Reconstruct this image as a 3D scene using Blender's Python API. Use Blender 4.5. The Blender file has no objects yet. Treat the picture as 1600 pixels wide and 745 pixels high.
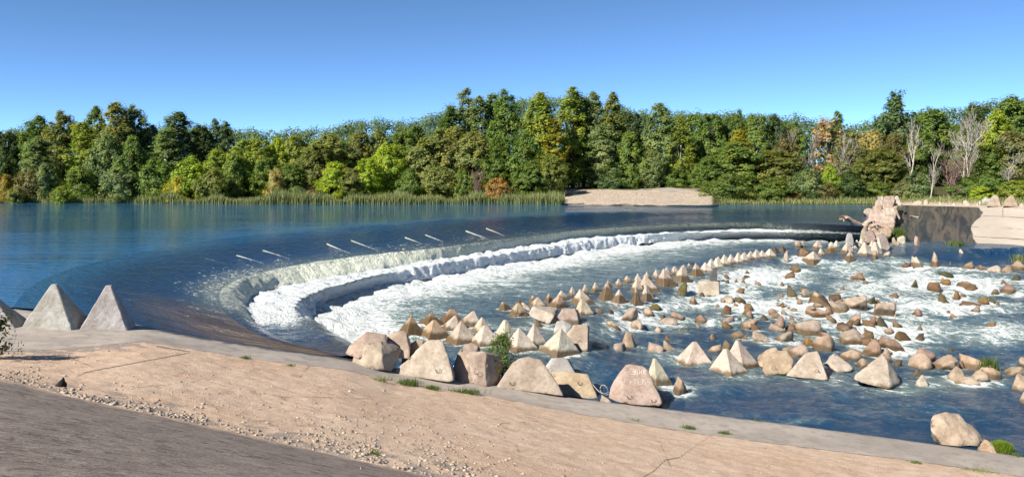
import bpy, bmesh, math, random
import numpy as np
from mathutils import Vector
from mathutils.bvhtree import BVHTree

# ------------------------------------------------------------------ camera, sky, sun, exposure
F, HY, CH = 1256.0, 265.0, 6.5          # focal length in photo pixels, horizon row, eye height above the upper pool
scene = bpy.context.scene
col = scene.collection
cam_d = bpy.data.cameras.new('camera')
cam = bpy.data.objects.new('camera', cam_d)
col.objects.link(cam)
cam.location = (0, 0, CH)
cam.rotation_euler = (math.radians(90), 0, 0)
cam_d.sensor_width = 36
cam_d.lens = F / 1600 * 36
cam_d.shift_y = -(372.5 - HY) / 1600
cam_d.clip_start, cam_d.clip_end = 0.1, 9000
scene.camera = cam

SUN_ELEV, SUN_AZ = 39.0, (-0.77, -0.64)      # direction towards the sun, in plan
world = bpy.data.worlds.new('World')
scene.world = world
world.use_nodes = True
wn = world.node_tree
bg = wn.nodes['Background']
sky = wn.nodes.new('ShaderNodeTexSky')
sky.sky_type = 'NISHITA'
sky.sun_disc = False
sky.sun_elevation = math.radians(SUN_ELEV)
sky.sun_rotation = math.atan2(SUN_AZ[0], SUN_AZ[1])
sky.altitude = 0
sky.air_density = 0.22
sky.dust_density = 0.0
sky.ozone_density = 5.0
hs = wn.nodes.new('ShaderNodeHueSaturation')
hs.inputs['Saturation'].default_value = 1.0
hs.inputs['Hue'].default_value = 0.49
wn.links.new(sky.outputs[0], hs.inputs['Color'])
wn.links.new(hs.outputs[0], bg.inputs[0])
bg.inputs[1].default_value = 0.15
sun_d = bpy.data.lights.new('sun', 'SUN')
sun_d.energy = 5.0
sun_d.angle = math.radians(0.5)
sun_d.color = (1.0, 0.935, 0.84)
sun = bpy.data.objects.new('sun', sun_d)
col.objects.link(sun)
_a = Vector((SUN_AZ[0], SUN_AZ[1], 0)).normalized()
_s = Vector((_a.x * math.cos(math.radians(SUN_ELEV)), _a.y * math.cos(math.radians(SUN_ELEV)), math.sin(math.radians(SUN_ELEV))))
sun.rotation_euler = _s.to_track_quat('Z', 'Y').to_euler()
sun.location = _s * 200
scene.view_settings.view_transform = 'Standard'
scene.view_settings.look = 'None'
scene.view_settings.gamma = 1
scene.view_settings.exposure = 0.95
scene.cycles.max_bounces = 6
scene.cycles.diffuse_bounces = 3
scene.cycles.glossy_bounces = 3
scene.cycles.transparent_max_bounces = 8
scene.cycles.caustics_reflective = False
scene.cycles.caustics_refractive = False

rng = np.random.default_rng(7)
random.seed(7)

# ------------------------------------------------------------------ helpers
def at(px, py, z):
    Y = (CH - z) * F / (py - HY)
    return np.array(((px - 800) / F * Y, Y, z))

def at_y(px, py, Y):
    return np.array(((px - 800) / F * Y, Y, CH - (py - HY) / F * Y))

def _hash(ix, iy, iz):
    n = (ix.astype(np.int64) * 374761393 + iy.astype(np.int64) * 668265263 + iz.astype(np.int64) * 2147483647) & 0xffffffff
    n = ((n ^ (n >> 13)) * 1274126177) & 0xffffffff
    n = ((n ^ (n >> 16)) * 2246822519) & 0xffffffff
    return ((n ^ (n >> 15)) & 0xffffff) / float(0xffffff) * 2 - 1

def vnoise(p):
    p = np.asarray(p, float)
    i = np.floor(p).astype(np.int64)
    f = p - i
    f = f * f * f * (f * (f * 6 - 15) + 10)
    x, y, z = i[..., 0], i[..., 1], i[..., 2]
    u, v, w = f[..., 0], f[..., 1], f[..., 2]
    r = 0
    for dx in (0, 1):
        for dy in (0, 1):
            for dz in (0, 1):
                r = r + _hash(x + dx, y + dy, z + dz) * (u if dx else 1 - u) * (v if dy else 1 - v) * (w if dz else 1 - w)
    return r

def fbm(p, octaves=4, lac=2.03, gain=0.5):
    p = np.asarray(p, float)
    a, r = 1.0, 0
    for k in range(octaves):
        r = r + a * vnoise(p * lac ** k + 17.3 * k)
        a *= gain
    return r

def sstep(a, b, x):
    t = np.clip((x - a) / (b - a), 0, 1)
    return t * t * (3 - 2 * t)

def mesh_np(name, verts, faces, mat=None, smooth=False, attrs=None, uv=None):
    verts = np.asarray(verts, np.float32).reshape(-1, 3)
    me = bpy.data.meshes.new(name)
    if isinstance(faces, np.ndarray):
        n, k = faces.shape
        me.vertices.add(len(verts)); me.vertices.foreach_set('co', verts.ravel())
        me.loops.add(n * k); me.loops.foreach_set('vertex_index', faces.astype(np.int32).ravel())
        me.polygons.add(n)
        me.polygons.foreach_set('loop_start', (np.arange(n) * k).astype(np.int32))
        me.update(calc_edges=True)
    else:
        me.from_pydata(verts.tolist(), [], faces)
    if smooth:
        me.polygons.foreach_set('use_smooth', np.ones(len(me.polygons), bool))
    for k, v in (attrs or {}).items():
        a = me.attributes.new(k, 'FLOAT', 'POINT')
        a.data.foreach_set('value', np.asarray(v, np.float32).ravel())
    if uv is not None:
        a = me.attributes.new('flow', 'FLOAT_VECTOR', 'POINT')
        a.data.foreach_set('vector', np.asarray(uv, np.float32).ravel())
    if mat: me.materials.append(mat)
    me.update()
    return me

def obj(name, me, parent=None, loc=(0, 0, 0)):
    o = bpy.data.objects.new(name, me)
    col.objects.link(o)
    o.location = loc
    if parent: o.parent = parent
    return o

def struct(o, kind='structure', label=None):
    o['kind'] = kind
    if label: o['label'] = label
    return o

def tag(o, label, cat, group=None):
    o['label'] = label; o['category'] = cat
    if group: o['group'] = group
    return o

def empty(name, loc, label, cat, group=None):
    o = bpy.data.objects.new(name, None)
    col.objects.link(o)
    o.location = loc
    o.empty_display_size = 0.3
    return tag(o, label, cat, group)

def grid_faces(nr, nc):
    i = np.arange(nr * nc).reshape(nr, nc)
    return np.stack([i[:-1, :-1], i[:-1, 1:], i[1:, 1:], i[1:, :-1]], -1).reshape(-1, 4)

def catmull(P, n):
    """points along a Catmull-Rom spline through P (k,d), n samples"""
    P = np.asarray(P, float)
    k = len(P)
    t = np.linspace(0, k - 1, n)
    i = np.clip(np.floor(t).astype(int), 0, k - 2)
    u = (t - i)[:, None]
    Q = np.vstack([2 * P[0] - P[1], P, 2 * P[-1] - P[-2]])
    a, b, c, d = Q[i], Q[i + 1], Q[i + 2], Q[i + 3]
    return 0.5 * (2 * b + (c - a) * u + (2 * a - 5 * b + 4 * c - d) * u ** 2 + (3 * b - a - 3 * c + d) * u ** 3)

def lerp_line(pts, xs):
    """(px, py, z) control polyline sampled at photo columns xs, as world points"""
    pts = np.array(pts, float)
    py = np.interp(xs, pts[:, 0], pts[:, 1]); z = np.interp(xs, pts[:, 0], pts[:, 2])
    return np.stack([at(x, y, zz) for x, y, zz in zip(xs, py, z)])

def smooth1(A, k=9):
    B = A.copy()
    ker = np.hanning(k + 2)[1:-1]; ker /= ker.sum()
    for c in range(A.shape[1]):
        B[:, c] = np.convolve(np.pad(A[:, c], k // 2, mode='edge'), ker, 'valid')
    return B

# ------------------------------------------------------------------ materials
class N:
    def __init__(self, name):
        self.m = bpy.data.materials.new(name)
        self.m.use_nodes = True
        self.t = self.m.node_tree
        self.t.nodes.clear()
        self.out = self.t.nodes.new('ShaderNodeOutputMaterial')
    def n(self, typ, **kw):
        x = self.t.nodes.new(typ)
        for k, v in kw.items():
            if k.startswith('_'): setattr(x, k[1:], v)
        return x
    def l(self, a, b): self.t.links.new(a, b)
    def set(self, sock, v):
        if isinstance(v, bpy.types.NodeSocket): self.l(v, sock)
        elif isinstance(v, (tuple, list)) and len(v) == 3 and sock.type == 'RGBA': sock.default_value = (*v, 1)
        else: sock.default_value = v
    def math(self, op, a, b=None, clamp=False):
        x = self.n('ShaderNodeMath', _operation=op); x.use_clamp = clamp
        self.set(x.inputs[0], a)
        if b is not None: self.set(x.inputs[1], b)
        return x.outputs[0]
    def mix(self, fac, a, b, blend='MIX'):
        x = self.n('ShaderNodeMix', _data_type='RGBA', _blend_type=blend)
        self.set(x.inputs[0], fac); self.set(x.inputs[6], a); self.set(x.inputs[7], b)
        return x.outputs[2]
    def ramp(self, v, a, b, lo=0.0, hi=1.0):
        x = self.n('ShaderNodeMapRange', _interpolation_type='SMOOTHSTEP')
        self.set(x.inputs[0], v); self.set(x.inputs[1], a); self.set(x.inputs[2], b)
        x.inputs[3].default_value = lo; x.inputs[4].default_value = hi
        return x.outputs[0]
    def attr(self, name, typ='GEOMETRY', out='Fac'):
        x = self.n('ShaderNodeAttribute', _attribute_type=typ, _attribute_name=name)
        return x.outputs[out]
    def pos(self):
        return self.n('ShaderNodeNewGeometry').outputs['Position']
    def objc(self):
        return self.n('ShaderNodeTexCoord').outputs['Object']
    def scaled(self, vec, s):
        x = self.n('ShaderNodeVectorMath', _operation='MULTIPLY')
        self.set(x.inputs[0], vec); x.inputs[1].default_value = s
        return x.outputs[0]
    def noise(self, vec, scale, detail=4, rough=0.55, dist=0.0):
        x = self.n('ShaderNodeTexNoise')
        self.set(x.inputs['Vector'], vec)
        x.inputs['Scale'].default_value = scale; x.inputs['Detail'].default_value = detail
        x.inputs['Roughness'].default_value = rough; x.inputs['Distortion'].default_value = dist
        return x.outputs['Fac']
    def voro(self, vec, scale, feature='F1', rnd=1.0):
        x = self.n('ShaderNodeTexVoronoi', _feature=feature)
        self.set(x.inputs['Vector'], vec); x.inputs['Scale'].default_value = scale
        x.inputs['Randomness'].default_value = rnd
        return x.outputs['Distance']
    def bump(self, h, strength, dist=1.0, normal=None):
        x = self.n('ShaderNodeBump')
        x.inputs['Strength'].default_value = strength; x.inputs['Distance'].default_value = dist
        self.set(x.inputs['Height'], h)
        if normal is not None: self.l(normal, x.inputs['Normal'])
        return x.outputs[0]
    def bsdf(self, color, rough, spec=0.5, normal=None, ior=None):
        x = self.n('ShaderNodeBsdfPrincipled')
        self.set(x.inputs['Base Color'], color); self.set(x.inputs['Roughness'], rough)
        self.set(x.inputs['Specular IOR Level'], spec)
        if ior: x.inputs['IOR'].default_value = ior
        if normal is not None: self.l(normal, x.inputs['Normal'])
        return x.outputs[0]
    def mixs(self, fac, a, b):
        x = self.n('ShaderNodeMixShader')
        self.set(x.inputs[0], fac); self.l(a, x.inputs[1]); self.l(b, x.inputs[2])
        return x.outputs[0]
    def done(self, s):
        self.l(s, self.out.inputs['Surface'])
        return self.m

def mat_plain(name, c, rough=0.8, var=0.25, scale=6.0, bump=0.0):
    w = N(name); v = w.noise(w.objc(), scale, 5, 0.6)
    k = w.ramp(v, 0.3, 0.7)
    cc = w.mix(k, tuple(x * (1 - var) for x in c), tuple(min(1, x * (1 + var)) for x in c))
    nb = w.bump(v, bump, 0.05) if bump else None
    return w.done(w.bsdf(cc, rough, 0.3, nb))

def mat_pool():
    w = N('reservoir_water'); p = w.pos()
    big = w.noise(w.scaled(p, (0.022, 0.075, 1)), 1.0, 4, 0.6, 0.6)
    r1 = w.noise(w.scaled(p, (0.55, 1.3, 1)), 1.0, 3, 0.55, 0.3)
    r2 = w.noise(w.scaled(p, (2.2, 4.0, 1)), 1.0, 2, 0.5)
    h = w.math('ADD', w.math('MULTIPLY', r1, w.ramp(big, 0.40, 0.64, 0.04, 0.9)), w.math('MULTIPLY', r2, 0.22))
    nb = w.bump(h, 1.0, 0.11)
    c = w.mix(w.ramp(big, 0.3, 0.7), (0.010, 0.070, 0.150), (0.014, 0.095, 0.20))
    return w.done(w.bsdf(c, 0.06, 0.5, nb, 1.333))

def mat_spill():
    """falling sheet: dark clear water, streaked along the flow, breaking into white foam where 'foam' is high"""
    w = N('falling_water'); fl = w.attr('flow', out='Vector'); f = w.attr('foam'); ty = w.attr('fallkind'); p = w.pos()
    s1 = w.noise(w.scaled(fl, (1.6, 0.16, 1)), 1.0, 4, 0.6, 0.4)
    s2 = w.noise(w.scaled(fl, (5.0, 0.9, 1)), 1.0, 3, 0.6)
    s3 = w.noise(p, 2.9, 6, 0.75, 0.8)
    s4 = w.noise(p, 9.0, 2, 0.6)
    streak = w.math('ADD', w.math('MULTIPLY', s1, 0.45), w.math('MULTIPLY', s2, 0.55))
    lump = w.math('ADD', w.math('MULTIPLY', s3, 0.55), w.math('MULTIPLY', s4, 0.45))
    streak = w.math('ADD', w.math('MULTIPLY', streak, 0.45), w.math('MULTIPLY', w.noise(w.scaled(fl, (6.0, 4.0, 1)), 1.0, 3, 0.75), 0.55))
    thin = w.attr('thin')
    v = w.n('ShaderNodeMix', _data_type='FLOAT'); w.set(v.inputs[0], ty); w.set(v.inputs[2], streak); w.set(v.inputs[3], lump)
    v = v.outputs[0]
    thr = w.math('SUBTRACT', 0.82, w.math('MULTIPLY', f, 0.62))
    fac = w.ramp(w.math('SUBTRACT', v, thr), -0.03, 0.09)
    fl1 = w.noise(w.scaled(fl, (2.6, 1.3, 1)), 1.0, 4, 0.75, 0.4); fl2 = w.noise(w.scaled(fl, (0.5, 0.10, 1)), 1.0, 3, 0.6, 0.6)
    fm = w.math('MULTIPLY', w.attr('fleck'), w.ramp(fl2, 0.36, 0.62, 0.25, 1.0))
    fk = w.ramp(w.math('SUBTRACT', fl1, w.math('SUBTRACT', 0.74, w.math('MULTIPLY', fm, 0.20))), -0.02, 0.07, 0.0, 0.8)
    fac = w.math('MAXIMUM', fac, fk)
    chop = w.noise(w.scaled(fl, (1.1, 0.9, 1)), 1.0, 4, 0.6, 0.8)
    aer = w.ramp(f, 0.15, 0.9)
    wc = w.mix(aer, (0.003, 0.022, 0.070), (0.22, 0.26, 0.19))
    sy = w.n('ShaderNodeSeparateXYZ'); w.l(fl, sy.inputs[0])
    wc = w.mix(w.ramp(sy.outputs[1], 0.2, 7.5, 1.0, 0.0), wc, (0.010, 0.075, 0.165))
    wc = w.mix(thin, wc, w.mix(w.ramp(s1, 0.35, 0.65), (0.050, 0.036, 0.026), (0.115, 0.085, 0.062)))
    nb = w.bump(w.math('ADD', w.math('MULTIPLY', streak, 0.30), w.math('MULTIPLY', chop, 0.85)), 0.9, 0.30)
    water = w.bsdf(wc, w.ramp(thin, 0, 1, 0.05, 0.35), 0.5, nb, 1.333)
    nb2 = w.bump(v, 1.0, 0.45)
    fc = w.mix(w.ramp(v, 0.38, 0.60), w.mix(w.ramp(ty, 0.3, 0.7), (0.46, 0.50, 0.36), (0.52, 0.59, 0.60)), w.mix(w.ramp(ty, 0.3, 0.7), (0.84, 0.85, 0.72), (0.94, 0.94, 0.92)))  # on lumpy foam, crevice shade is painted in as blue-grey in the noise hollows
    foam = w.bsdf(fc, 0.7, 0.3, nb2)
    tr = w.n('ShaderNodeBsdfTranslucent'); w.l(fc, tr.inputs[0])
    return w.done(w.mixs(fac, water, w.mixs(0.06, foam, tr.outputs[0])))

def mat_river():
    w = N('river_water'); f = w.attr('foam'); p = w.pos()
    # flow runs towards +x and the near bank: stretch the pattern along it
    rot = w.n('ShaderNodeMapping'); w.l(p, rot.inputs[0]); rot.inputs['Rotation'].default_value = (0, 0, math.radians(24))
    q = rot.outputs[0]
    n1 = w.noise(w.scaled(q, (0.62, 1.0, 0.6)), 1.0, 6, 0.68, 1.1)
    n2 = w.noise(w.scaled(q, (2.4, 4.4, 2)), 1.0, 4, 0.7, 0.6)
    n3 = w.noise(p, 11.0, 2, 0.6)
    v = w.math('ADD', w.math('MULTIPLY', n1, 0.5), w.math('ADD', w.math('MULTIPLY', n2, 0.36), w.math('MULTIPLY', n3, 0.14)))
    thr = w.math('SUBTRACT', 0.70, w.math('MULTIPLY', f, 0.285))
    sharp = w.ramp(w.math('SUBTRACT', v, thr), -0.03, 0.06)
    soft = w.ramp(w.math('SUBTRACT', w.math('ADD', w.math('MULTIPLY', n2, 0.6), w.math('MULTIPLY', n1, 0.4)), thr), -0.16, 0.14)
    fac = w.math('ADD', w.math('MULTIPLY', sharp, 0.76), w.math('MULTIPLY', soft, 0.24), True)
    aer = w.ramp(w.math('ADD', w.math('MULTIPLY', f, 0.8), w.math('MULTIPLY', n1, 0.5)), 0.32, 1.0)
    wc = w.mix(aer, (0.008, 0.040, 0.092), (0.12, 0.19, 0.16))
    h = w.math('ADD', w.math('MULTIPLY', n1, 0.55), w.math('MULTIPLY', n2, 0.5))
    nb = w.bump(h, 1.0, 0.40)
    water = w.bsdf(wc, 0.10, 0.5, nb, 1.333)
    nb2 = w.bump(w.math('ADD', n2, w.math('MULTIPLY', n3, 0.5)), 1.0, 0.32)
    foam = w.bsdf(w.mix(w.ramp(n2, 0.3, 0.6), (0.44, 0.51, 0.50), (0.80, 0.815, 0.80)), 0.7, 0.3, nb2)
    return w.done(w.mixs(fac, water, foam))

def mat_stone(name='weathered_concrete', grain=1.0):
    """concrete and rock: object colour, blotches, pits, and a brown algae stain up to 'stain' metres above its waterline"""
    w = N(name); o = w.objc()
    oc = w.n('ShaderNodeObjectInfo').outputs['Color']
    big = w.noise(o, 1.3, 4, 0.6); mid = w.noise(o, 7.0, 5, 0.7); fine = w.noise(o, 38.0, 3, 0.7)
    c = w.mix(w.ramp(big, 0.35, 0.65), w.mix(1.0, oc, (0.74, 0.71, 0.68), 'MULTIPLY'), oc)
    c = w.mix(w.ramp(mid, 0.32, 0.62, 0.55, 0.0), c, w.mix(1.0, c, (0.62, 0.55, 0.50), 'MULTIPLY'))
    pits = w.ramp(w.voro(o, 9.0), 0.05, 0.14, 0.5, 0.0)
    c = w.mix(pits, c, w.mix(1.0, c, (0.45, 0.40, 0.36), 'MULTIPLY'))
    c = w.mix(w.ramp(fine, 0.35, 0.65, 0.3, 0.0), c, w.mix(1.0, c, (0.7, 0.68, 0.66), 'MULTIPLY'))
    sep = w.n('ShaderNodeSeparateXYZ'); w.l(o, sep.inputs[0])
    st = w.attr('stain', 'OBJECT')
    z = w.math('ADD', sep.outputs[2], w.math('MULTIPLY', w.math('SUBTRACT', big, 0.5), 0.55))
    k = w.ramp(w.math('SUBTRACT', z, st), -0.16, 0.08, 0.9, 0.0)
    stc = w.mix(w.ramp(big, 0.4, 0.6), (0.10, 0.058, 0.020), (0.060, 0.040, 0.018))
    c = w.mix(k, c, stc)
    moss = w.attr('moss', 'OBJECT')
    mk = w.math('MULTIPLY', w.ramp(w.noise(o, 2.2, 4, 0.6), 0.35, 0.55), moss)
    c = w.mix(mk, c, (0.045, 0.055, 0.016))
    h = w.math('ADD', w.math('MULTIPLY', mid, 0.6), w.math('ADD', w.math('MULTIPLY', fine, 0.25), w.math('MULTIPLY', pits, -0.5)))
    nb = w.bump(h, 0.8, 0.07 * grain)
    return w.done(w.bsdf(c, w.ramp(k, 0, 1, 0.9, 0.45), 0.3, nb))

def mat_leaf():
    w = N('leaves')
    oc = w.n('ShaderNodeObjectInfo').outputs['Color']; r = w.attr('rnd'); o = w.objc()
    n = w.noise(o, 0.45, 3, 0.55)
    c = w.mix(r, w.mix(1.0, oc, (0.80, 0.83, 0.78), 'MULTIPLY'), w.mix(1.0, oc, (1.35, 1.28, 1.1), 'MULTIPLY'))
    c = w.mix(w.ramp(n, 0.42, 0.68, 0.0, 0.55), c, w.mix(1.0, c, (1.75, 1.32, 0.75), 'MULTIPLY'))
    d = w.bsdf(c, 0.55, 0.25)
    t = w.n('ShaderNodeBsdfTranslucent'); w.l(w.mix(1.0, c, (1.1, 1.25, 0.6), 'MULTIPLY'), t.inputs[0])
    return w.done(w.mixs(0.46, d, t.outputs[0]))

def mat_bark():
    w = N('bark'); o = w.objc(); oc = w.n('ShaderNodeObjectInfo').outputs['Color']
    n = w.noise(w.scaled(o, (3, 3, 0.7)), 1.0, 4, 0.6)
    return w.done(w.bsdf(w.mix(w.ramp(n, 0.35, 0.6), w.mix(1.0, oc, (0.5, 0.46, 0.42), 'MULTIPLY'), oc), 0.9, 0.2))

def mat_blade(name, a, b):
    w = N(name); r = w.attr('rnd')
    c = w.mix(r, a, b)
    d = w.bsdf(c, 0.6, 0.2)
    t = w.n('ShaderNodeBsdfTranslucent'); w.l(c, t.inputs[0])
    return w.done(w.mixs(0.3, d, t.outputs[0]))

def mat_blade_like():
    w = N('rubble'); r = w.attr('rnd'); f = w.noise(w.pos(), 40, 3, 0.7)
    c = w.mix(r, (0.19, 0.15, 0.12), (0.47, 0.40, 0.32))
    c = w.mix(w.ramp(f, 0.35, 0.6, 0.5, 0.0), c, (0.22, 0.17, 0.135))
    return w.done(w.bsdf(c, 0.9, 0.2))

def mat_pink():
    w = N('sandy_concrete'); p = w.pos(); e = w.attr('edge')
    big = w.noise(p, 0.28, 4, 0.6, 0.5); mid = w.noise(p, 1.6, 5, 0.65); fine = w.noise(p, 24, 3, 0.75)
    drag = w.noise(w.scaled(p, (0.5, 2.4, 1)), 1.0, 4, 0.6)
    c = w.mix(w.ramp(big, 0.3, 0.72), (0.545, 0.385, 0.262), (0.62, 0.47, 0.345))
    c = w.mix(w.ramp(mid, 0.42, 0.7, 0.0, 0.65), c, (0.44, 0.285, 0.19))
    c = w.mix(w.ramp(drag, 0.5, 0.72, 0.0, 0.4), c, (0.62, 0.475, 0.37))
    c = w.mix(w.ramp(fine, 0.32, 0.52, 0.5, 0.0), c, (0.22, 0.145, 0.10))
    gr = w.ramp(w.voro(p, 16.0), 0.10, 0.2, 0.75, 0.0)
    c = w.mix(w.math('MULTIPLY', gr, w.ramp(w.noise(p, 0.9, 3), 0.45, 0.62)), c, (0.20, 0.15, 0.12))
    # worn patches where the grey base shows by the asphalt
    g = w.ramp(w.math('ADD', e, w.math('MULTIPLY', w.math('SUBTRACT', mid, 0.5), 1.5)), 0.62, 0.82)
    c = w.mix(g, c, (0.27, 0.225, 0.19))
    crack = w.ramp(w.voro(p, 0.16, 'DISTANCE_TO_EDGE'), 0.0, 0.006, 0.7, 0.0)
    c = w.mix(w.math('MULTIPLY', crack, w.ramp(mid, 0.4, 0.6)), c, (0.13, 0.085, 0.06))
    sm = w.ramp(w.math('ADD', w.attr('seam'), w.math('MULTIPLY', w.math('SUBTRACT', w.noise(p, 3.0, 4, 0.7), 0.5), 0.9)), 0.42, 0.62)
    c = w.mix(w.math('MULTIPLY', sm, 0.8), c, (0.12, 0.082, 0.058))
    gr2 = w.noise(p, 9.0, 5, 0.85)
    c = w.mix(w.ramp(gr2, 0.52, 0.66, 0.0, 0.6), c, (0.68, 0.55, 0.44))
    c = w.mix(w.ramp(gr2, 0.34, 0.46, 0.38, 0.0), c, (0.33, 0.22, 0.155))
    nb = w.bump(w.math('ADD', w.math('MULTIPLY', gr2, 0.8), w.math('MULTIPLY', fine, 0.4)), 0.9, 0.06)
    return w.done(w.bsdf(c, 0.92, 0.2, nb))

def mat_grey():
    w = N('grey_concrete'); p = w.pos()
    big = w.noise(p, 0.35, 4, 0.6, 0.3); mid = w.noise(p, 2.0, 5, 0.65); fine = w.noise(p, 22, 3, 0.7)
    c = w.mix(w.ramp(big, 0.32, 0.68), (0.285, 0.25, 0.215), (0.385, 0.335, 0.285))
    c = w.mix(w.ramp(mid, 0.45, 0.7, 0.0, 0.6), c, (0.19, 0.16, 0.135))
    c = w.mix(w.ramp(fine, 0.32, 0.5, 0.4, 0.0), c, (0.12, 0.10, 0.085))
    wet = w.attr('wet')
    k = w.ramp(w.math('ADD', wet, w.math('MULTIPLY', w.math('SUBTRACT', mid, 0.5), 0.7)), 0.35, 0.6)
    c = w.mix(k, c, (0.055, 0.045, 0.036))
    nb = w.bump(w.math('ADD', w.math('MULTIPLY', mid, 0.5), w.math('MULTIPLY', fine, 0.3)), 0.5, 0.05)
    return w.done(w.bsdf(c, w.ramp(k, 0, 1, 0.9, 0.4), 0.3, nb))

def mat_asphalt():
    w = N('worn_asphalt'); p = w.pos()
    big = w.noise(p, 0.5, 4, 0.6, 0.6); st = w.noise(w.scaled(p, (1.6, 3.4, 1)), 1.0, 6, 0.75, 1.2); fine = w.noise(p, 16, 5, 0.85)
    c = w.mix(w.ramp(big, 0.3, 0.7), (0.215, 0.172, 0.142), (0.275, 0.224, 0.186))
    c = w.mix(w.ramp(st, 0.46, 0.62, 0.0, 0.85), c, (0.31, 0.255, 0.21))
    c = w.mix(w.ramp(w.noise(w.scaled(p, (2.5, 6.0, 1)), 1.0, 4, 0.75, 1.0), 0.38, 0.5, 0.75, 0.0), c, (0.075, 0.060, 0.050))
    c = w.mix(w.ramp(fine, 0.36, 0.52, 0.65, 0.0), c, (0.06, 0.05, 0.043))
    eg = w.ramp(w.math('ADD', w.attr('edge'), w.math('MULTIPLY', w.math('SUBTRACT', w.noise(p, 2.2, 5, 0.7), 0.5), 1.6)), 0.45, 0.75)
    c = w.mix(eg, c, (0.40, 0.285, 0.20))
    chips = w.ramp(w.voro(p, 21.0), 0.06, 0.12, 0.8, 0.0)
    c = w.mix(w.math('MULTIPLY', chips, w.ramp(w.noise(p, 3.0, 3), 0.5, 0.62)), c, (0.36, 0.31, 0.26))
    nb = w.bump(w.math('ADD', w.math('MULTIPLY', st, 0.6), w.math('MULTIPLY', fine, 0.5)), 0.8, 0.05)
    return w.done(w.bsdf(c, 0.93, 0.2, nb))

def mat_apron():
    w = N('apron_concrete'); p = w.pos(); wet = w.attr('wet'); jl = w.attr('joint')
    big = w.noise(p, 0.12, 4, 0.6, 0.4); mid = w.noise(p, 0.8, 5, 0.65)
    run = w.noise(w.scaled(w.attr('flow', out='Vector'), (0.30, 0.06, 1)), 1.0, 6, 0.7, 1.6)
    c = w.mix(w.ramp(big, 0.3, 0.7), (0.36, 0.31, 0.25), (0.44, 0.385, 0.315))
    c = w.mix(w.ramp(mid, 0.45, 0.75, 0.0, 0.4), c, (0.33, 0.27, 0.22))
    k = w.ramp(w.math('ADD', wet, w.math('MULTIPLY', w.math('SUBTRACT', mid, 0.5), 0.5)), 0.42, 0.52)
    wc = w.mix(w.ramp(run, 0.4, 0.62), (0.028, 0.030, 0.024), (0.105, 0.085, 0.058))
    c = w.mix(k, c, wc)
    j = w.ramp(w.math('ADD', jl, w.math('MULTIPLY', w.math('SUBTRACT', mid, 0.5), 0.7)), 0.45, 0.6)
    c = w.mix(w.math('MULTIPLY', j, 0.9), c, (0.10, 0.075, 0.05))
    nb = w.bump(run, 0.25, 0.1)
    return w.done(w.bsdf(c, w.ramp(k, 0, 1, 0.9, 0.38), 0.3, nb))

def mat_terrain():
    w = N('bank_soil'); p = w.pos()
    n = w.noise(p, 0.25, 5, 0.65); f = w.noise(p, 2.5, 4, 0.7); g = w.attr('gravelly')
    c = w.mix(w.ramp(n, 0.35, 0.65), (0.035, 0.045, 0.016), (0.075, 0.065, 0.03))
    c = w.mix(w.ramp(w.math('ADD', g, w.math('MULTIPLY', w.math('SUBTRACT', f, 0.5), 0.6)), 0.4, 0.6), c, w.mix(w.ramp(f, 0.35, 0.6), (0.28, 0.22, 0.165), (0.44, 0.37, 0.29)))
    return w.done(w.bsdf(c, 0.95, 0.1, w.bump(f, 0.6, 0.2)))

M = dict(pool=mat_pool(), spill=mat_spill(), river=mat_river(), stone=mat_stone(), rough=mat_stone('rough_rock', 1.6), leaf=mat_leaf(), bark=mat_bark(),
         reed=mat_blade('reed_blades', (0.13, 0.19, 0.05), (0.32, 0.31, 0.13)), grass=mat_blade('grass_blades', (0.05, 0.10, 0.018), (0.16, 0.20, 0.045)),
         pink=mat_pink(), grey=mat_grey(), asphalt=mat_asphalt(), apron=mat_apron(), terrain=mat_terrain(),
         iron=mat_plain('rusty_iron', (0.07, 0.045, 0.03), 0.7), cable=mat_plain('frayed_cable', (0.35, 0.33, 0.29), 0.6),
         paint=mat_plain('white_paint', (0.62, 0.60, 0.56), 0.8, 0.2), wood=mat_plain('driftwood', (0.36, 0.265, 0.20), 0.9, 0.35, 5, 0.5),
         pebble=mat_blade_like())

def project(v):
    v = np.asarray(v)
    return 800 + F * v[..., 0] / v[..., 1], HY + (CH - v[..., 2]) * F / v[..., 1]

BVH = []
def register(verts, faces):
    BVH.append(BVHTree.FromPolygons([Vector(v) for v in np.asarray(verts).tolist()], [tuple(f) for f in np.asarray(faces).tolist()]))

def hit(px, py, which=None):
    d = Vector(((px - 800) / F, 1, -(py - HY) / F)).normalized()
    best = None
    for i, b in enumerate(BVH):
        if which is not None and i not in which: continue
        h = b.ray_cast(Vector((0, 0, CH)), d, 3000)
        if h[0] is not None and (best is None or h[3] < best[1]): best = (h[0], h[3])
    return np.array(best[0]) if best else at(px, py, -4.5)

# ------------------------------------------------------------------ near bank: kerb strip, sandy slope, asphalt
L0 = [(-900, 452, .1), (-300, 468, .1), (0, 480, .1), (50, 485, .08), (130, 495, 0), (211, 506, -.15), (300, 524, -.5), (400, 539, -1.0), (470, 549, -1.35), (540, 559, -1.75),
      (620, 575, -2.4), (700, 592, -2.9), (800, 606, -3.3), (900, 622, -3.8), (1036, 638, -4.3), (1100, 646, -4.4), (1250, 665, -4.55), (1450, 692, -4.75), (1600, 713, -4.85), (2100, 780, -5.0)]
L1 = [(-900, 505, .6), (-300, 530, .55), (0, 548, .5), (100, 545, .3), (220, 533, .05), (300, 545, -.3), (400, 561, -.8), (540, 577, -1.6), (620, 597, -2.3), (700, 608, -2.75), (760, 618, -3.0),
      (900, 645, -3.5), (1036, 668, -3.9), (1100, 678, -4.0), (1250, 697, -4.2), (1450, 722, -4.4), (1600, 744, -4.5), (2100, 815, -4.7)]
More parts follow.
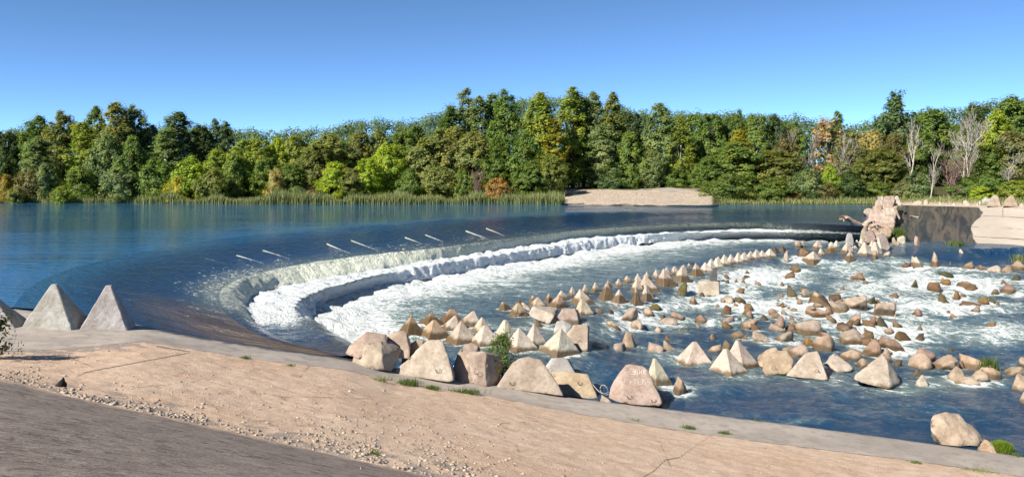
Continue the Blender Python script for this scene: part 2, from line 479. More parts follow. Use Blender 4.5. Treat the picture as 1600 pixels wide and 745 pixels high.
L2 = [(-900, 520, 1.9), (-300, 550, 1.6), (0, 592, 1.4), (100, 617, 1.2), (200, 639, 1.0), (340, 669, .7), (480, 701, .45), (680, 746, .1), (900, 802, -.3), (1200, 900, -.8), (1600, 1100, -1.3), (2100, 1500, -1.6)]
xs = np.arange(-900, 2101, 3.0)
P0, P1, P2 = (smooth1(lerp_line(L, xs), 15) for L in (L0, L1, L2))
NSL = 200
P3 = np.stack([(xs - 800) / F * 4.5, np.full_like(xs, 4.5), np.full_like(xs, 3.7)], -1)
wob = vnoise(np.stack([xs / 60, xs * 0, xs * 0], -1)) * 0.40 + vnoise(np.stack([xs / 23, xs * 0 + 4, xs * 0], -1)) * 0.16
wob = wob * 0
def loft(A, B, n, amp, sc, ez=0.0):
    t = np.linspace(0, 1, n)[:, None, None]
    V = A[None] * (1 - t) + B[None] * t
    win = np.sin(np.pi * np.clip(t[..., 0], 0, 1)) ** 0.3
    V[..., 2] += amp * fbm(V * sc, 4) * win
    V[..., 2] += ez * np.sin(np.pi * t[..., 0])
    return V
def add_loft(name, V, mat, attrs):
    nr, nc = V.shape[:2]
    f = grid_faces(nr, nc)[:, ::-1]
    o = obj(name, mesh_np(name, V.reshape(-1, 3), f, mat, True, attrs))
    register(V.reshape(-1, 3), f)
    return struct(o)
# strip between the water and the slope, with the face that drops into the water
face = P0.copy(); face[:, 1] += 0.5; face[:, 2] -= 2.8
lipf = P0.copy(); lipf[:, 2] -= 0.05; lipf[:, 1] += 0.06
V = np.concatenate([face[None], lipf[None], loft(P0, P1, 12, 0.022, 0.8)], 0)
wetn = np.zeros(V.shape[:2]); wetn[0] = 1.2; wetn[1] = 0.9; wetn[2] = .55
pxs = xs[None, :]
wetn += np.where((pxs > 230) & (pxs < 560), 0.75 * np.linspace(1.25, -.8, V.shape[0])[:, None].clip(0, 1), 0)
add_loft('pavement', V, M['grey'], {'wet': wetn})
Vs = loft(P1, P2, NSL, 0.035, 0.45)
Vs[1:-1, :, 2] += 0.02 * fbm(Vs[1:-1] * 2.3, 3)
ed = np.repeat(np.linspace(0, 1, NSL)[:, None], len(xs), 1) ** 2 * 0.75
lft = sstep(330, 180, xs)[None] * sstep(0.42, 0.0, np.linspace(0, 1, NSL))[:, None]
spx, spy = project(Vs)
seam = 1.0 * np.exp(-(np.linspace(0, 1, NSL)[:, None] / .010) ** 2) * np.ones_like(spx)
for x0, y0, x1, y1, v in [(1000, 748, 1022, 735, 1), (1022, 735, 1040, 718, 1), (1040, 718, 1062, 714, .8), (1062, 714, 1110, 680, .7), (130, 582, 215, 566, .8), (215, 566, 296, 551, .8), (1180, 745, 1300, 738, .5), (296, 549, 245, 541, .9), (735, 690, 790, 672, .5), (560, 655, 640, 640, .45)]:
    dx, dy = x1 - x0, y1 - y0
    tq = np.clip(((spx - x0) * dx + (spy - y0) * dy) / (dx * dx + dy * dy), 0, 1)
    seam = np.maximum(seam, v * np.exp(-((spx - x0 - tq * dx) ** 2 + (spy - y0 - tq * dy) ** 2) / 1.3 ** 2))
add_loft('embankment', Vs, M['pink'], {'edge': ed + lft * 0.9, 'seam': seam})
Va = loft(P2, P3, 70, 0.03, 0.6)
add_loft('road', Va, M['asphalt'], {'edge': np.repeat(np.exp(-np.linspace(0, 1, 70)[:, None] / .05), len(xs), 1) * .9})

# ------------------------------------------------------------------ the stepped spillway: crest C, lip A, foot a, lip B, foot b
ST = [  # C, A, a, B, b in photo pixels
 ((20, 480), (535, 556), (548, 556), (562, 553), (578, 552)), ((40, 455), (430, 531), (470, 538), (520, 534), (545, 533)),
 ((70, 435), (376, 503), (413, 514), (482, 511), (510, 513)), ((110, 420), (350, 479), (392, 493), (462, 494), (496, 500)),
 ((160, 407), (345, 456), (388, 474), (460, 480), (492, 487)), ((230, 392), (365, 440), (400, 460), (472, 468), (502, 474)),
 ((310, 378), (410, 426), (435, 449), (500, 455), (540, 461)), ((400, 367), (480, 411), (500, 437), (556, 438), (600, 447)),
 ((500, 357), (580, 398), (595, 420), (630, 421), (660, 437)), ((600, 348), (690, 386.5), (700, 403), (715, 407), (740, 422)),
 ((700, 340), (800, 372.5), (810, 386), (822, 391), (840, 405)), ((800, 334), (900, 360), (907, 371.5), (918, 376), (932, 390)),
 ((920, 328), (1000, 353.5), (1005, 363.5), (1014, 367), (1030, 379)), ((1040, 324.5), (1100, 349), (1105, 358.5), (1112, 362.5), (1120, 373)),
 ((1150, 322), (1180, 347.5), (1182, 357.5), (1186, 362), (1190, 372)), ((1250, 321.5), (1255, 349), (1255, 359.5), (1255, 364), (1255, 374.5)),
 ((1372, 323), (1346, 353), (1345, 363.5), (1344, 366), (1342, 377))]
ZL = dict(C=0.0, A=-1.2, a=-2.25, B=-2.35, b=-3.5)
zA = [-1.75, -1.35, -1.22] + [-1.2] * 14
za = [-1.95, -1.75, -2.1] + [-2.25] * 14
zB = [-2.1, -2.1, -2.3] + [-2.35] * 14
zb = [-2.6, -3.1, -3.45] + [-3.5] * 14
NS = 1100
lines = {}
for j, (nm, zz) in enumerate((('C', [-.10] * 17), ('A', zA), ('a', za), ('B', zB), ('b', zb))):
    lines[nm] = catmull([at(*ST[i][j], zz[i]) for i in range(17)], NS)
s_idx = np.linspace(0, 16, NS)
arc = np.concatenate([[0], np.cumsum(np.linalg.norm(np.diff(lines['A'], axis=0), axis=1))])
outw = lines['b'] - lines['C']; outw[:, 2] = 0; outw /= np.linalg.norm(outw, axis=1)[:, None]
fs = np.interp(s_idx, range(17), [.05, .12, .42, .9, 1, 1, 1, 1, 1, 1, 1, 1, 1, .97, .8, .58, .45])
rows, foam, kind, flow = [], [], [], []
def seg(a, b, n, foamv, kd, zmode=None, include_end=False):
    A, B = lines[a], lines[b]
    ts = np.linspace(0, 1, n, endpoint=include_end)
    for t in ts:
        R = A * (1 - t) + B * t
        if zmode == 'ogee':
            e = 0.28 * t + 0.54 * sstep(0.05, 0.80, t) + 0.18 * t ** 1.6
            R[:, 2] = A[:, 2] * (1 - e) + B[:, 2] * e
        elif zmode == 'fall':
            h = t ** 0.8
            R[:, :2] = A[:, :2] * (1 - h) + B[:, :2] * h
            R[:, 2] = A[:, 2] * (1 - t ** 1.25) + B[:, 2] * t ** 1.25
        rows.append(R); f = foamv(t) if callable(foamv) else np.full(NS, foamv)
        foam.append(f); kind.append(np.full(NS, kd))
        flow.append(np.stack([arc, np.full(NS, 0.0 if a == 'C' else 20.0) + t * (18 if a == 'C' else 2), np.zeros(NS)], -1))
near = np.interp(s_idx, range(17), [.16, .18, .22, .30, .34, .36, .32, .26, .22, .18, .15, .14, .12, .1, .1, .1, .1])
seg('C', 'A', 46, lambda t: near * sstep(.35, .95, t) * 0.78 + .20 * sstep(.6, 1, t), 0.0, 'ogee')
seg('A', 'a', 14, lambda t: fs * (.56 + .24 * t), 0.25, 'fall')
seg('a', 'B', 8, lambda t: fs * .98, 1.0)
seg('B', 'b', 16, lambda t: fs * (.80 + .12 * t), 0.75, 'fall', True)
V = np.array(rows); foam = np.array(foam); kind = np.array(kind); flow = np.array(flow)
base_px, base_py = project(V)
# churned water: lumps on the falls and treads
lump = (foam ** 1.2) * np.where(kind > .5, 1.0, np.where(kind > .1, .5, 0.0))
n1 = fbm(V * np.array([1.1, 1.1, 1.1]), 4); n2 = fbm(V * 0.45 + 9, 3)
V += (outw[None] * (0.20 * n1 + 0.09 * n2)[..., None]) * lump[..., None]
V[..., 2] += lump * (0.17 * n1 + 0.06 * n2)
far_soft = np.interp(s_idx, range(17), [1] * 12 + [.9, .7, .5, .4, .3])[None]
V[:46, :, 2] += 0.02 * fbm(np.stack([flow[:46, :, 0] * .8, flow[:46, :, 1] * .25, flow[:46, :, 0] * 0], -1), 3) * np.linspace(0, 1, 46)[:, None]
# white breaks where the sheet passes over the seams of the weir
SEAM = [(320, 403, 356, 413, .6), (370, 399, 412, 411, .95), (411, 391, 452, 404, .9), (511, 381, 549, 397, 1), (549, 376, 587, 390, 1), (633, 371, 661, 381, .95),
        (665, 367, 693, 378, .95), (728, 361, 762, 373, 1), (760, 357, 788, 368, 1), (110, 445, 300, 470, .45), (190, 468, 330, 466, .5), (780, 355, 800, 362, .5), (830, 349, 846, 356, .35)]
for x0, y0, x1, y1, v in SEAM:
    dx, dy = x1 - x0, y1 - y0; L = math.hypot(dx, dy)
    t = np.clip(((base_px - x0) * dx + (base_py - y0) * dy) / L ** 2, 0, 1)
    d = np.hypot(base_px - x0 - t * dx, (base_py - y0 - t * dy))
    wd = (1.45 - .5 * t) if y1 - y0 < 20 else 2.0
    g = v * np.exp(-(d / wd) ** 2) * (1 - .35 * t) * .84
    foam[:46] = np.maximum(foam[:46], g[:46])
fsp = grid_faces(*V.shape[:2])[:, ::-1]
fleck = np.zeros(V.shape[:2]); tl = np.linspace(0, 1, 46)[:, None]; fleck[:46] = (.30 * sstep(.08, .3, tl) + .70 * sstep(.4, .95, tl)) * np.interp(s_idx, [0, 2, 4, 8, 12, 16], [.5, .8, 1, .95, .7, .35])[None]
thin = np.zeros(V.shape[:2]); thin[:46] = sstep(3.4, 1.6, s_idx)[None] * sstep(.35, .85, np.linspace(0, 1, 46))[:, None]; thin[46:] = (sstep(1.6, .5, s_idx) * .6)[None]
sp = obj('spillway_water', mesh_np('spillway_water', V.reshape(-1, 3), fsp, M['spill'], True, {'foam': foam, 'fallkind': kind, 'thin': thin, 'fleck': fleck}, flow.reshape(-1, 3)))
struct(sp); register(V.reshape(-1, 3), fsp)

# upper pool, from the crest outwards to the far shore
far_pts = [(-200, 25), (-230, 60), (-240, 90), (-250, 120), (-250, 150), (-240, 175), (-220, 185), (-190, 190), (-150, 190), (-100, 190), (-60, 190), (-20, 190), (10, 190), (40, 190), (60, 185), (72, 175), (80, 165)]
FP = catmull([(x, y, 0) for x, y in far_pts], NS)
C = lines['C'].copy(); C[:, 2] = 0
R = [C + (FP - C) * t for t in np.concatenate([[0], np.geomspace(0.004, 1, 26)])]
R = np.array(R)[:, ::4]
def drawdown(R):
    d = np.linalg.norm(R[..., :2] - R[:1, :, :2], axis=-1)
    R[..., 2] = -.10 * np.exp(-d / 3.0)
    return R
if True:
    R = np.concatenate([R, np.array([C + (FP - C) * t for t in np.concatenate([[0], np.geomspace(0.004, 1, 26)])])[:, -1:]], 1)
R = drawdown(R)
fp = grid_faces(*R.shape[:2])[:, ::-1]
struct(obj('reservoir_water', mesh_np('reservoir_water', R.reshape(-1, 3), fp, M['pool'], True)))
register(R.reshape(-1, 3), fp)

# ------------------------------------------------------------------ dry and wet concrete apron beyond the weir
AT = [(1296, 323, -.9), (1345, 323, -.1), (1400, 320.5, .2), (1450, 321.5, .3), (1500, 323, .4), (1560, 325, .4), (1600, 327, .4), (1700, 331, .4), (2100, 350, .4)]
AB = [(1262, 380, -4.3), (1316, 378, -3.7), (1385, 388, -4.0), (1450, 395, -4.5), (1500, 398, -4.65), (1560, 401.5, -4.7), (1600, 404, -4.75), (1700, 415, -4.75), (2100, 460, -4.75)]
k = np.linspace(-1, 7, 260)
TT = catmull([at(*p) for p in AT], 260); BB = catmull([at(*p) for p in AB], 260)
BX = BB + (BB - TT) * 0.3
t = np.linspace(0, 1, 90)[:, None, None]
V = TT[None] * (1 - t) + BX[None] * t
apx, apy = project(V)
edge = np.interp(apy, [318, 325, 332, 338, 345, 350, 357, 363, 370, 380, 398, 430], [1526, 1529, 1535, 1532, 1524, 1519, 1516, 1519, 1519, 1526, 1531, 1535])
wet = sstep(14, -14, apx - edge) + np.where((apx > 1390) & (apx < 1520) & (apy < 324), -.25, 0)
depth = np.broadcast_to(np.linspace(0, 1.3, 90)[:, None], wet.shape)
joint = np.zeros_like(wet)
for d0 in (0.20, 0.46, 0.66): joint = np.maximum(joint, np.exp(-((depth - d0) / .011) ** 2))
kk = np.broadcast_to(k[None], wet.shape)
for k0 in (4.15, 5.6, 6.3): joint = np.maximum(joint, .9 * np.exp(-((kk - k0 - .10 * depth) / .022) ** 2) * (depth < .22))
joint *= (wet < .4) * (0.85 + 0.15 * vnoise(V * .3))
V[..., 2] += 0.02 * fbm(V * .5, 3)
fl = np.stack([kk * 12, depth * 30, depth * 0], -1)
fa = grid_faces(90, 260)
struct(obj('concrete_slope', mesh_np('concrete_slope', V.reshape(-1, 3), fa, M['apron'], True, {'wet': wet, 'joint': joint}, fl.reshape(-1, 3))))
register(V.reshape(-1, 3), fa)

# ------------------------------------------------------------------ lower river with the rapids
RL = np.array([at(x, y, -3.55)[:2] for x, y in [(560, 548), (640, 545), (700, 550), (800, 557), (890, 548), (915, 505), (935, 478), (985, 468), (1040, 446), (1100, 430), (1160, 412), (1215, 399), (1290, 403), (1340, 404), (1392, 398), (1440, 392), (1500, 390)]])
gx = np.arange(380, 2120, 2.5); gy = np.concatenate([np.arange(364, 520, 1.2), np.arange(520, 800, 2.2)])
GX, GY = np.meshgrid(gx, gy)
YY = (CH + 4.3) * F / (GY - HY); XX = (GX - 800) / F * YY
def seg_dist(X, Y, L):
    best = np.full(X.shape, 1e9); sign = np.ones(X.shape)
    for (x0, y0), (x1, y1) in zip(L[:-1], L[1:]):
        dx, dy = x1 - x0, y1 - y0
        tt = np.clip(((X - x0) * dx + (Y - y0) * dy) / (dx * dx + dy * dy), 0, 1)
        d = np.hypot(X - x0 - tt * dx, Y - y0 - tt * dy)
        cr = dx * (Y - y0) - dy * (X - x0)
        up = d < best - 1e-9
        best = np.where(up, d, best); sign = np.where(up, np.sign(cr), sign)
    return best * sign
sd = seg_dist(XX, YY, RL)            # > 0 on the pool side
down = np.clip(-sd, 0, None)
ZZ = -3.55 - 0.75 * sstep(0, 4, down) - 0.75 * sstep(4, 26, down)
px_, py_ = project(np.stack([XX, YY, ZZ], -1))
# how broken the water is
fb = seg_dist(XX, YY, lines['b'][60::12, :2])
dfb = np.abs(fb)
sidx = np.interp(px_, [480, 560, 700, 1120, 1200, 1320], [.75, 1, 1, 1, .8, .45])
foamr = np.where(sd > -1, sidx * (0.74 * np.exp(-(dfb / 4.5) ** 2) + .52 * np.exp(-(dfb / 13.0) ** 2)).clip(0, 1) + .22, 0)
kq = sstep(570, 680, px_) * sstep(485, 525, py_)
foamr = np.where(sd > -1, foamr * (1 - kq) + np.minimum(foamr, .40) * kq, foamr)
BL = [(1190, 435, 105, 22, .97), (1140, 458, 60, 16, .8), (1080, 445, 30, 20, .8), (1330, 420, 90, 24, .62), (1430, 437, 70, 30, .80), (1530, 445, 80, 24, .85), (1360, 450, 110, 26, .66), (1460, 478, 130, 22, .76),
      (1250, 480, 120, 24, .78), (1180, 480, 90, 20, .80), (1060, 478, 80, 18, .68), (1420, 515, 130, 26, .76), (1560, 520, 100, 28, .74), (1330, 505, 90, 20, .72), (1120, 500, 90, 14, .48),
      (1400, 408, 70, 9, .62), (1500, 424, 110, 8, .55), (1600, 450, 90, 20, .6), (1560, 478, 120, 12, .55), (1400, 545, 90, 18, .55), (1000, 500, 100, 30, .52), (1250, 530, 110, 14, .5), (960, 470, 40, 18, .62), (945, 520, 30, 20, .5), (1250, 405, 40, 12, .7),
      (1160, 600, 170, 18, .34), (1060, 605, 40, 20, .45), (1330, 610, 160, 18, .30), (1235, 658, 70, 5, .42), (1150, 650, 60, 6, .35), (1500, 600, 90, 16, .46), (880, 590, 90, 30, .36), (770, 545, 150, 22, .46), (920, 600, 40, 20, .36), (1420, 640, 200, 22, .24), (1050, 560, 100, 20, .34)]
acc = np.zeros_like(px_)
for bx, by, rx, ry, v in BL:
    acc = np.maximum(acc, v * np.exp(-(((px_ - bx) / rx) ** 2 + ((py_ - by) / ry) ** 2)))
calm = np.exp(-(((px_ - 1530) / 120) ** 2 + ((py_ - 403 - (px_ - 1530) * .06) / 10) ** 2))
foamr = np.where(sd > -1, np.maximum(foamr, acc * .9), np.maximum(acc * 1.2, .20 * sstep(660, 600, py_))) * (1 - .9 * calm)
foamr = np.clip(foamr + 0.10 * fbm(np.stack([XX * .12, YY * .2, ZZ * 0], -1), 3) * (foamr > .3), 0, 1.05)
amp = 0.035 + 0.42 * np.where(sd > -1, np.exp(-(dfb / 5) ** 2) * .8, np.clip(foamr, 0, 1) ** 1.3)
Pn = np.stack([XX * .50 + YY * .12, YY * .85 - XX * .2, ZZ * 0], -1)
rid = 1 - np.abs(vnoise(Pn * .8)) * 2
ZZ = ZZ + amp * (0.75 * fbm(Pn, 4) + 0.30 * rid)
RV = np.stack([XX, YY, ZZ], -1)
fr = grid_faces(*XX.shape)[:, ::-1]
BVH_RIVER = len(BVH)
register(RV.reshape(-1, 3), fr)
RIVER = dict(V=RV, foam=foamr, faces=fr)          # linked once the rocks have stirred it

# ------------------------------------------------------------------ far bank
SH = [(-900, 317, 0), (-300, 318, 0), (0, 316.5, 0), (200, 317, 0), (400, 318.5, 0), (600, 318.5, 0), (760, 318, 0), (868, 318, 0), (885, 320, 0), (1000, 321.8, 0), (1112, 321.8, 0), (1130, 319.5, 0), (1340, 319.3, .05), (1400, 319.5, .25), (1500, 322, .42), (1600, 326, .42), (1700, 330, .42), (2100, 349, .42), (2600, 372, .42)]
xf = np.arange(-900, 2601, 6.0)
S0 = smooth1(lerp_line(SH, xf), 5)
dirv = S0[:, :2] / np.linalg.norm(S0[:, :2], axis=1)[:, None]
def ter_h(d): return np.minimum(2.3, 0.085 * d) + 1.2 * sstep(40, 200, d)
Rr = []
for d in np.concatenate([[-6, -2], np.linspace(0, 30, 31), np.geomspace(36, 2500, 22)]):
    q = np.concatenate([S0[:, :2] + dirv * d, (S0[:, 2] + (ter_h(max(d, 0)) if d >= 0 else d * .25))[:, None]], 1)
    q[:, 2] += 0.12 * fbm(q * .3, 3) * (1 if 1 < d < 60 else 0)
    Rr.append(q)
Rr = np.array(Rr)
gp, _ = project(Rr)
dd = np.broadcast_to(np.concatenate([[-6, -2], np.linspace(0, 30, 31), np.geomspace(36, 2500, 22)])[:, None], gp.shape)
grav = sstep(1385, 1410, gp) * sstep(13, 6, dd) + sstep(870, 885, gp) * sstep(1125, 1110, gp) * sstep(30, 25, dd) * .6
ft = grid_faces(*Rr.shape[:2])
struct(obj('terrain', mesh_np('terrain', Rr.reshape(-1, 3), ft, M['terrain'], True, {'gravelly': grav})))
register(Rr.reshape(-1, 3), ft)
BVH_TER = len(BVH) - 1
# concrete landing slope on the far shore
cx = np.linspace(876, 1122, 80)
top = np.interp(cx, [876, 890, 905, 1000, 1050, 1122], [316, 304, 297.5, 296.5, 294.5, 297])
bot = np.interp(cx, [876, 1000, 1112, 1122], [318.6, 322.2, 322.2, 321])
VR = np.array([[at_y(x, b + (tp - b) * u, np.interp(b, [318, 322], [152, 145]) + u * 27) + np.array((0, 0, .16)) for x, tp, b in zip(cx, top, bot)] for u in np.linspace(-.06, 1, 24)])
VR[..., 2] += .08 * fbm(VR * .25, 3)
rf = grid_faces(*VR.shape[:2])
lipw = VR[-1].copy(); lipw[:, 1] += 2.5; lipw[:, 2] += .02
struct(obj('landing_ramp', mesh_np('landing_ramp', VR.reshape(-1, 3), rf, M['grey'], True, {'wet': np.repeat(np.linspace(.85, -1.2, 24)[:, None].clip(0, 1), 80, 1)})))
register(VR.reshape(-1, 3), rf)
# everything beyond and below: one sheet to the horizon
G = 4000
struct(obj('ground', mesh_np('ground', [(-G, -G, -9), (G, -G, -9), (G, G, -9), (-G, G, -9)], [(0, 1, 2, 3)], mat_plain('subsoil', (0.12, 0.10, 0.07), .95, .2, .3))))

# ------------------------------------------------------------------ stone builders
def icosphere(n):
    bm = bmesh.new(); bmesh.ops.create_icosphere(bm, subdivisions=n, radius=1)
    v = np.array([x.co[:] for x in bm.verts]); f = np.array([[q.index for q in p.verts] for p in bm.faces]); bm.free()
    return v, f
ICO = {n: icosphere(n) for n in (1, 2, 3, 4)}
def water_z(x, y, z):
    q = BVH[BVH_RIVER].ray_cast(Vector((x, y, 20)), Vector((0, 0, -1)))
    return max(z, q[0].z) if q[0] is not None and z < -2.4 else z
STIR = []                                  # (x, y, radius) of stones standing in the river
PINK, PALE, GREYC, BROWN = (0.41, 0.335, 0.272), (0.51, 0.445, 0.365), (0.42, 0.41, 0.385), (0.20, 0.125, 0.07)
DARK, MOSSY, WHITE, TAN = (0.085, 0.07, 0.055), (0.10, 0.095, 0.05), (0.585, 0.535, 0.455), (0.43, 0.335, 0.245)

def jig(c, a=0.07):
    k = 1 + random.uniform(-a, a)
    return tuple(max(0, x * k * (1 + random.uniform(-.03, .03))) for x in c)

def finish(o, c, stain, moss):
    o.color = (*jig(c), 1)
    o['stain'] = float(stain); o['moss'] = float(moss)

def rock(l, r, top, base, label, c=TAN, stain=None, moss=0.0, peak=0.0, name='rock', cat='rock', group=None, seed=None, crisp=60, depth=.85, land=None, n=None, stir=True, craggy=1.0):
    g = np.random.default_rng(int(l * 7 + base * 13) if seed is None else seed)
    p0 = hit((l + r) / 2, base) if land is None else land
    W = (r - l) * p0[1] / F; D = W * depth
    Yc = p0[1] + D * .42
    zt = CH - (top - HY) / F * Yc
    if stir: p0 = np.array((p0[0], p0[1], min(water_z(p0[0] * Yc / p0[1], Yc, p0[2]), p0[2] + .45 * max(.1, zt - p0[2]))))
    H = max(zt - p0[2], W * .16)
    sub = .7 * H + .35
    v, f = ICO[n or (4 if r - l > 34 else 3)]
    k = g.integers(6, 10)
    nn = g.normal(size=(k, 3)); nn[:, 2] = nn[:, 2] * .8 + .15; nn /= np.linalg.norm(nn, axis=1)[:, None]
    nn = np.vstack([nn, [(0, 0, -1), (1, 0, 0), (-1, 0, 0), (0, 1, 0), (0, -1, 0)]])
    d = np.concatenate([g.uniform(.42, .82, k), np.ones(5)])
    q = np.clip(v @ nn.T / d, 0, None)
    v2 = v / (np.power(np.power(q, crisp).sum(1), 1 / crisp))[:, None]
    off = g.uniform(0, 50)
    v2 = v2 * (1 + .035 * fbm(v2 * 1.7 + off, 3) + .05 * craggy * fbm(v2 * 6 + off, 3) + (.10 * (craggy - 1)) * -np.abs(vnoise(v2 * 2.3 + off)))[:, None]
    ta, tb = g.uniform(-.35, .35, 2)
    v2[:, 2] += ta * v2[:, 0] + tb * v2[:, 1]
    if not peak: peak = g.uniform(.0, .22)
    if peak:
        zn = np.clip((v2[:, 2] + .2) / 1.2, 0, 1)
        v2[:, :2] *= (1 - peak * zn)[:, None]
        v2[:, 0] += g.uniform(-.25, .25) * zn
    mn, mx = v2.min(0), v2.max(0)
    u = (v2 - mn) / (mx - mn)
    V = np.stack([(u[:, 0] - .5) * W, (u[:, 1] - .5) * D, u[:, 2] * (H + sub) - sub], -1)
    sx = (Yc / p0[1])
    loc = (p0[0] * sx, Yc, p0[2])
    o = obj(name, mesh_np(name, V, f, M['rough'], False), None, loc)
    me = o.data
    finish(o, c, (.38 * H if stain is None else stain), moss)
    tag(o, label, cat, group)
    if stir: STIR.append((loc[0], loc[1], W * .62))
    return o

def loop_mesh(rad=.10, th=.018):
    pts = [(-rad, 0, -.06), (-rad, 0, rad * .8)] + [(rad * math.cos(a), 0, rad * .8 + rad * math.sin(a)) for a in np.linspace(math.pi, 0, 7)[1:-1]] + [(rad, 0, rad * .8), (rad, 0, -.06)]
    return tube_mesh('lifting_loop', pts, th, 6, M['iron'])

def tube_np(pts, rad, k=6):
    pts = np.asarray(pts, float); m = len(pts)
    rad = np.broadcast_to(rad, (m,))
    T = np.gradient(pts, axis=0); T /= np.linalg.norm(T, axis=1)[:, None] + 1e-9
    ref = np.array((0, 0, 1.0)) if abs(T[0, 2]) < .9 else np.array((1.0, 0, 0))
    U = np.cross(T, ref); U /= np.linalg.norm(U, axis=1)[:, None] + 1e-9
    Wv = np.cross(T, U)
    a = np.linspace(0, 2 * math.pi, k, endpoint=False)
    V = pts[:, None] + rad[:, None, None] * (np.cos(a)[None, :, None] * U[:, None] + np.sin(a)[None, :, None] * Wv[:, None])
    i = np.arange(m * k).reshape(m, k); j = np.roll(i, -1, 1)
    f = np.stack([i[:-1], j[:-1], j[1:], i[1:]], -1).reshape(-1, 4)
    return V.reshape(-1, 3), f

def tube_mesh(name, pts, rad, k, mat):
    v, f = tube_np(pts, rad, k)
    return mesh_np(name, v, f, mat, True)

def pyramid(apx, l, r, top, base, label, c=PALE, stain=.12, yaw=None, trunc=.08, loop=False, group='concrete pyramids of the river sill', moss=0.0, tilt=(0, 0), land=None, name='pyramid_block', chip=.028, drop=.45, steep=1.0, cat='concrete pyramid', stir=True, wide=1.24):
    g = np.random.default_rng(int(l * 11 + base * 5))
    yaw = math.radians(g.uniform(12, 40) if yaw is None else yaw)
    p0 = hit((l + r) / 2, base) if land is None else land
    W = (r - l) * p0[1] / F
    if stir and tilt == (0, 0) and group != 'pale pyramids in the lower channel': tilt = tuple(g.uniform(-.09, .09, 2))
    sp_ = abs(math.cos(yaw)) + abs(math.sin(yaw))
    a = W / sp_ / 2 * wide
    Yc = p0[1] + a * sp_ * .8
    zt = CH - (top - HY) / F * Yc
    if stir: p0 = np.array((p0[0], p0[1], min(water_z(p0[0] * Yc / p0[1], Yc, p0[2]), p0[2] + .5 * max(.1, zt - p0[2])))); drop = max(drop, 1.0)
    H = max(zt - p0[2], .35)
    sl = a / H
    nz, ns = 14, 10
    hs = np.linspace(-drop, H, nz)
    rings = []
    for h in hs:
        q = max(a - sl * h * (1 - trunc), a * trunc)
        c4 = [(-q, -q), (q, -q), (q, q), (-q, q)]
        bev = min(.035, q * .3)
        ring = []
        for i in range(4):
            A, B = np.array(c4[i]), np.array(c4[(i + 1) % 4])
            e = (B - A) / np.linalg.norm(B - A)
            for t in np.linspace(0, 1, ns): ring.append(A + e * bev + (B - A - 2 * e * bev) * t)
        rings.append(np.array(ring))
    V = np.concatenate([np.concatenate([rg, np.full((len(rg), 1), h)], 1) for rg, h in zip(rings, hs)])
    k = 4 * ns
    i = np.arange(nz * k).reshape(nz, k); j = np.roll(i, -1, 1)
    fl = np.stack([i[:-1], j[:-1], j[1:], i[1:]], -1).reshape(-1, 4).tolist()
    fl.append(list(range((nz - 1) * k, nz * k)))
    off = g.uniform(0, 90)
    nr = fbm(V * 3.0 + off, 4)
    V = V + np.stack([V[:, 0], V[:, 1], V[:, 2] * 0], -1) / (a + 1e-6) * (chip * (nr - .25))[:, None]
    if chip > .035:
        cut = np.clip(fbm(V * 1.6 + off + 30, 3) - .45, 0, 1)
        V[:, :2] *= (1 - .35 * cut)[:, None]
    ca, sa = math.cos(yaw), math.sin(yaw)
    V[:, :2] = V[:, :2] @ np.array([[ca, sa], [-sa, ca]])
    # lean: shear the top towards the photographed apex
    want = (apx - (l + r) / 2) * Yc / F
    V[:, 0] += want * V[:, 2] / H
    V[:, 0] += tilt[0] * V[:, 2]; V[:, 1] += tilt[1] * V[:, 2]
    loc = ((((l + r) / 2) - 800) / F * Yc, Yc, p0[2])
    me = mesh_np(name, V, fl, M['stone'])
    o = obj(name, me, None, loc)
    finish(o, c, stain + .07 if stir else stain, moss)
    tag(o, label, cat, group)
    if loop:
        lo = obj('lifting_loop', LOOP, o, (want + tilt[0] * H, tilt[1] * H, H))
        lo.rotation_euler = (0, 0, g.uniform(-.5, .5))
    if stir: STIR.append((loc[0], loc[1], W * .62))
    return o

LOOP = loop_mesh()

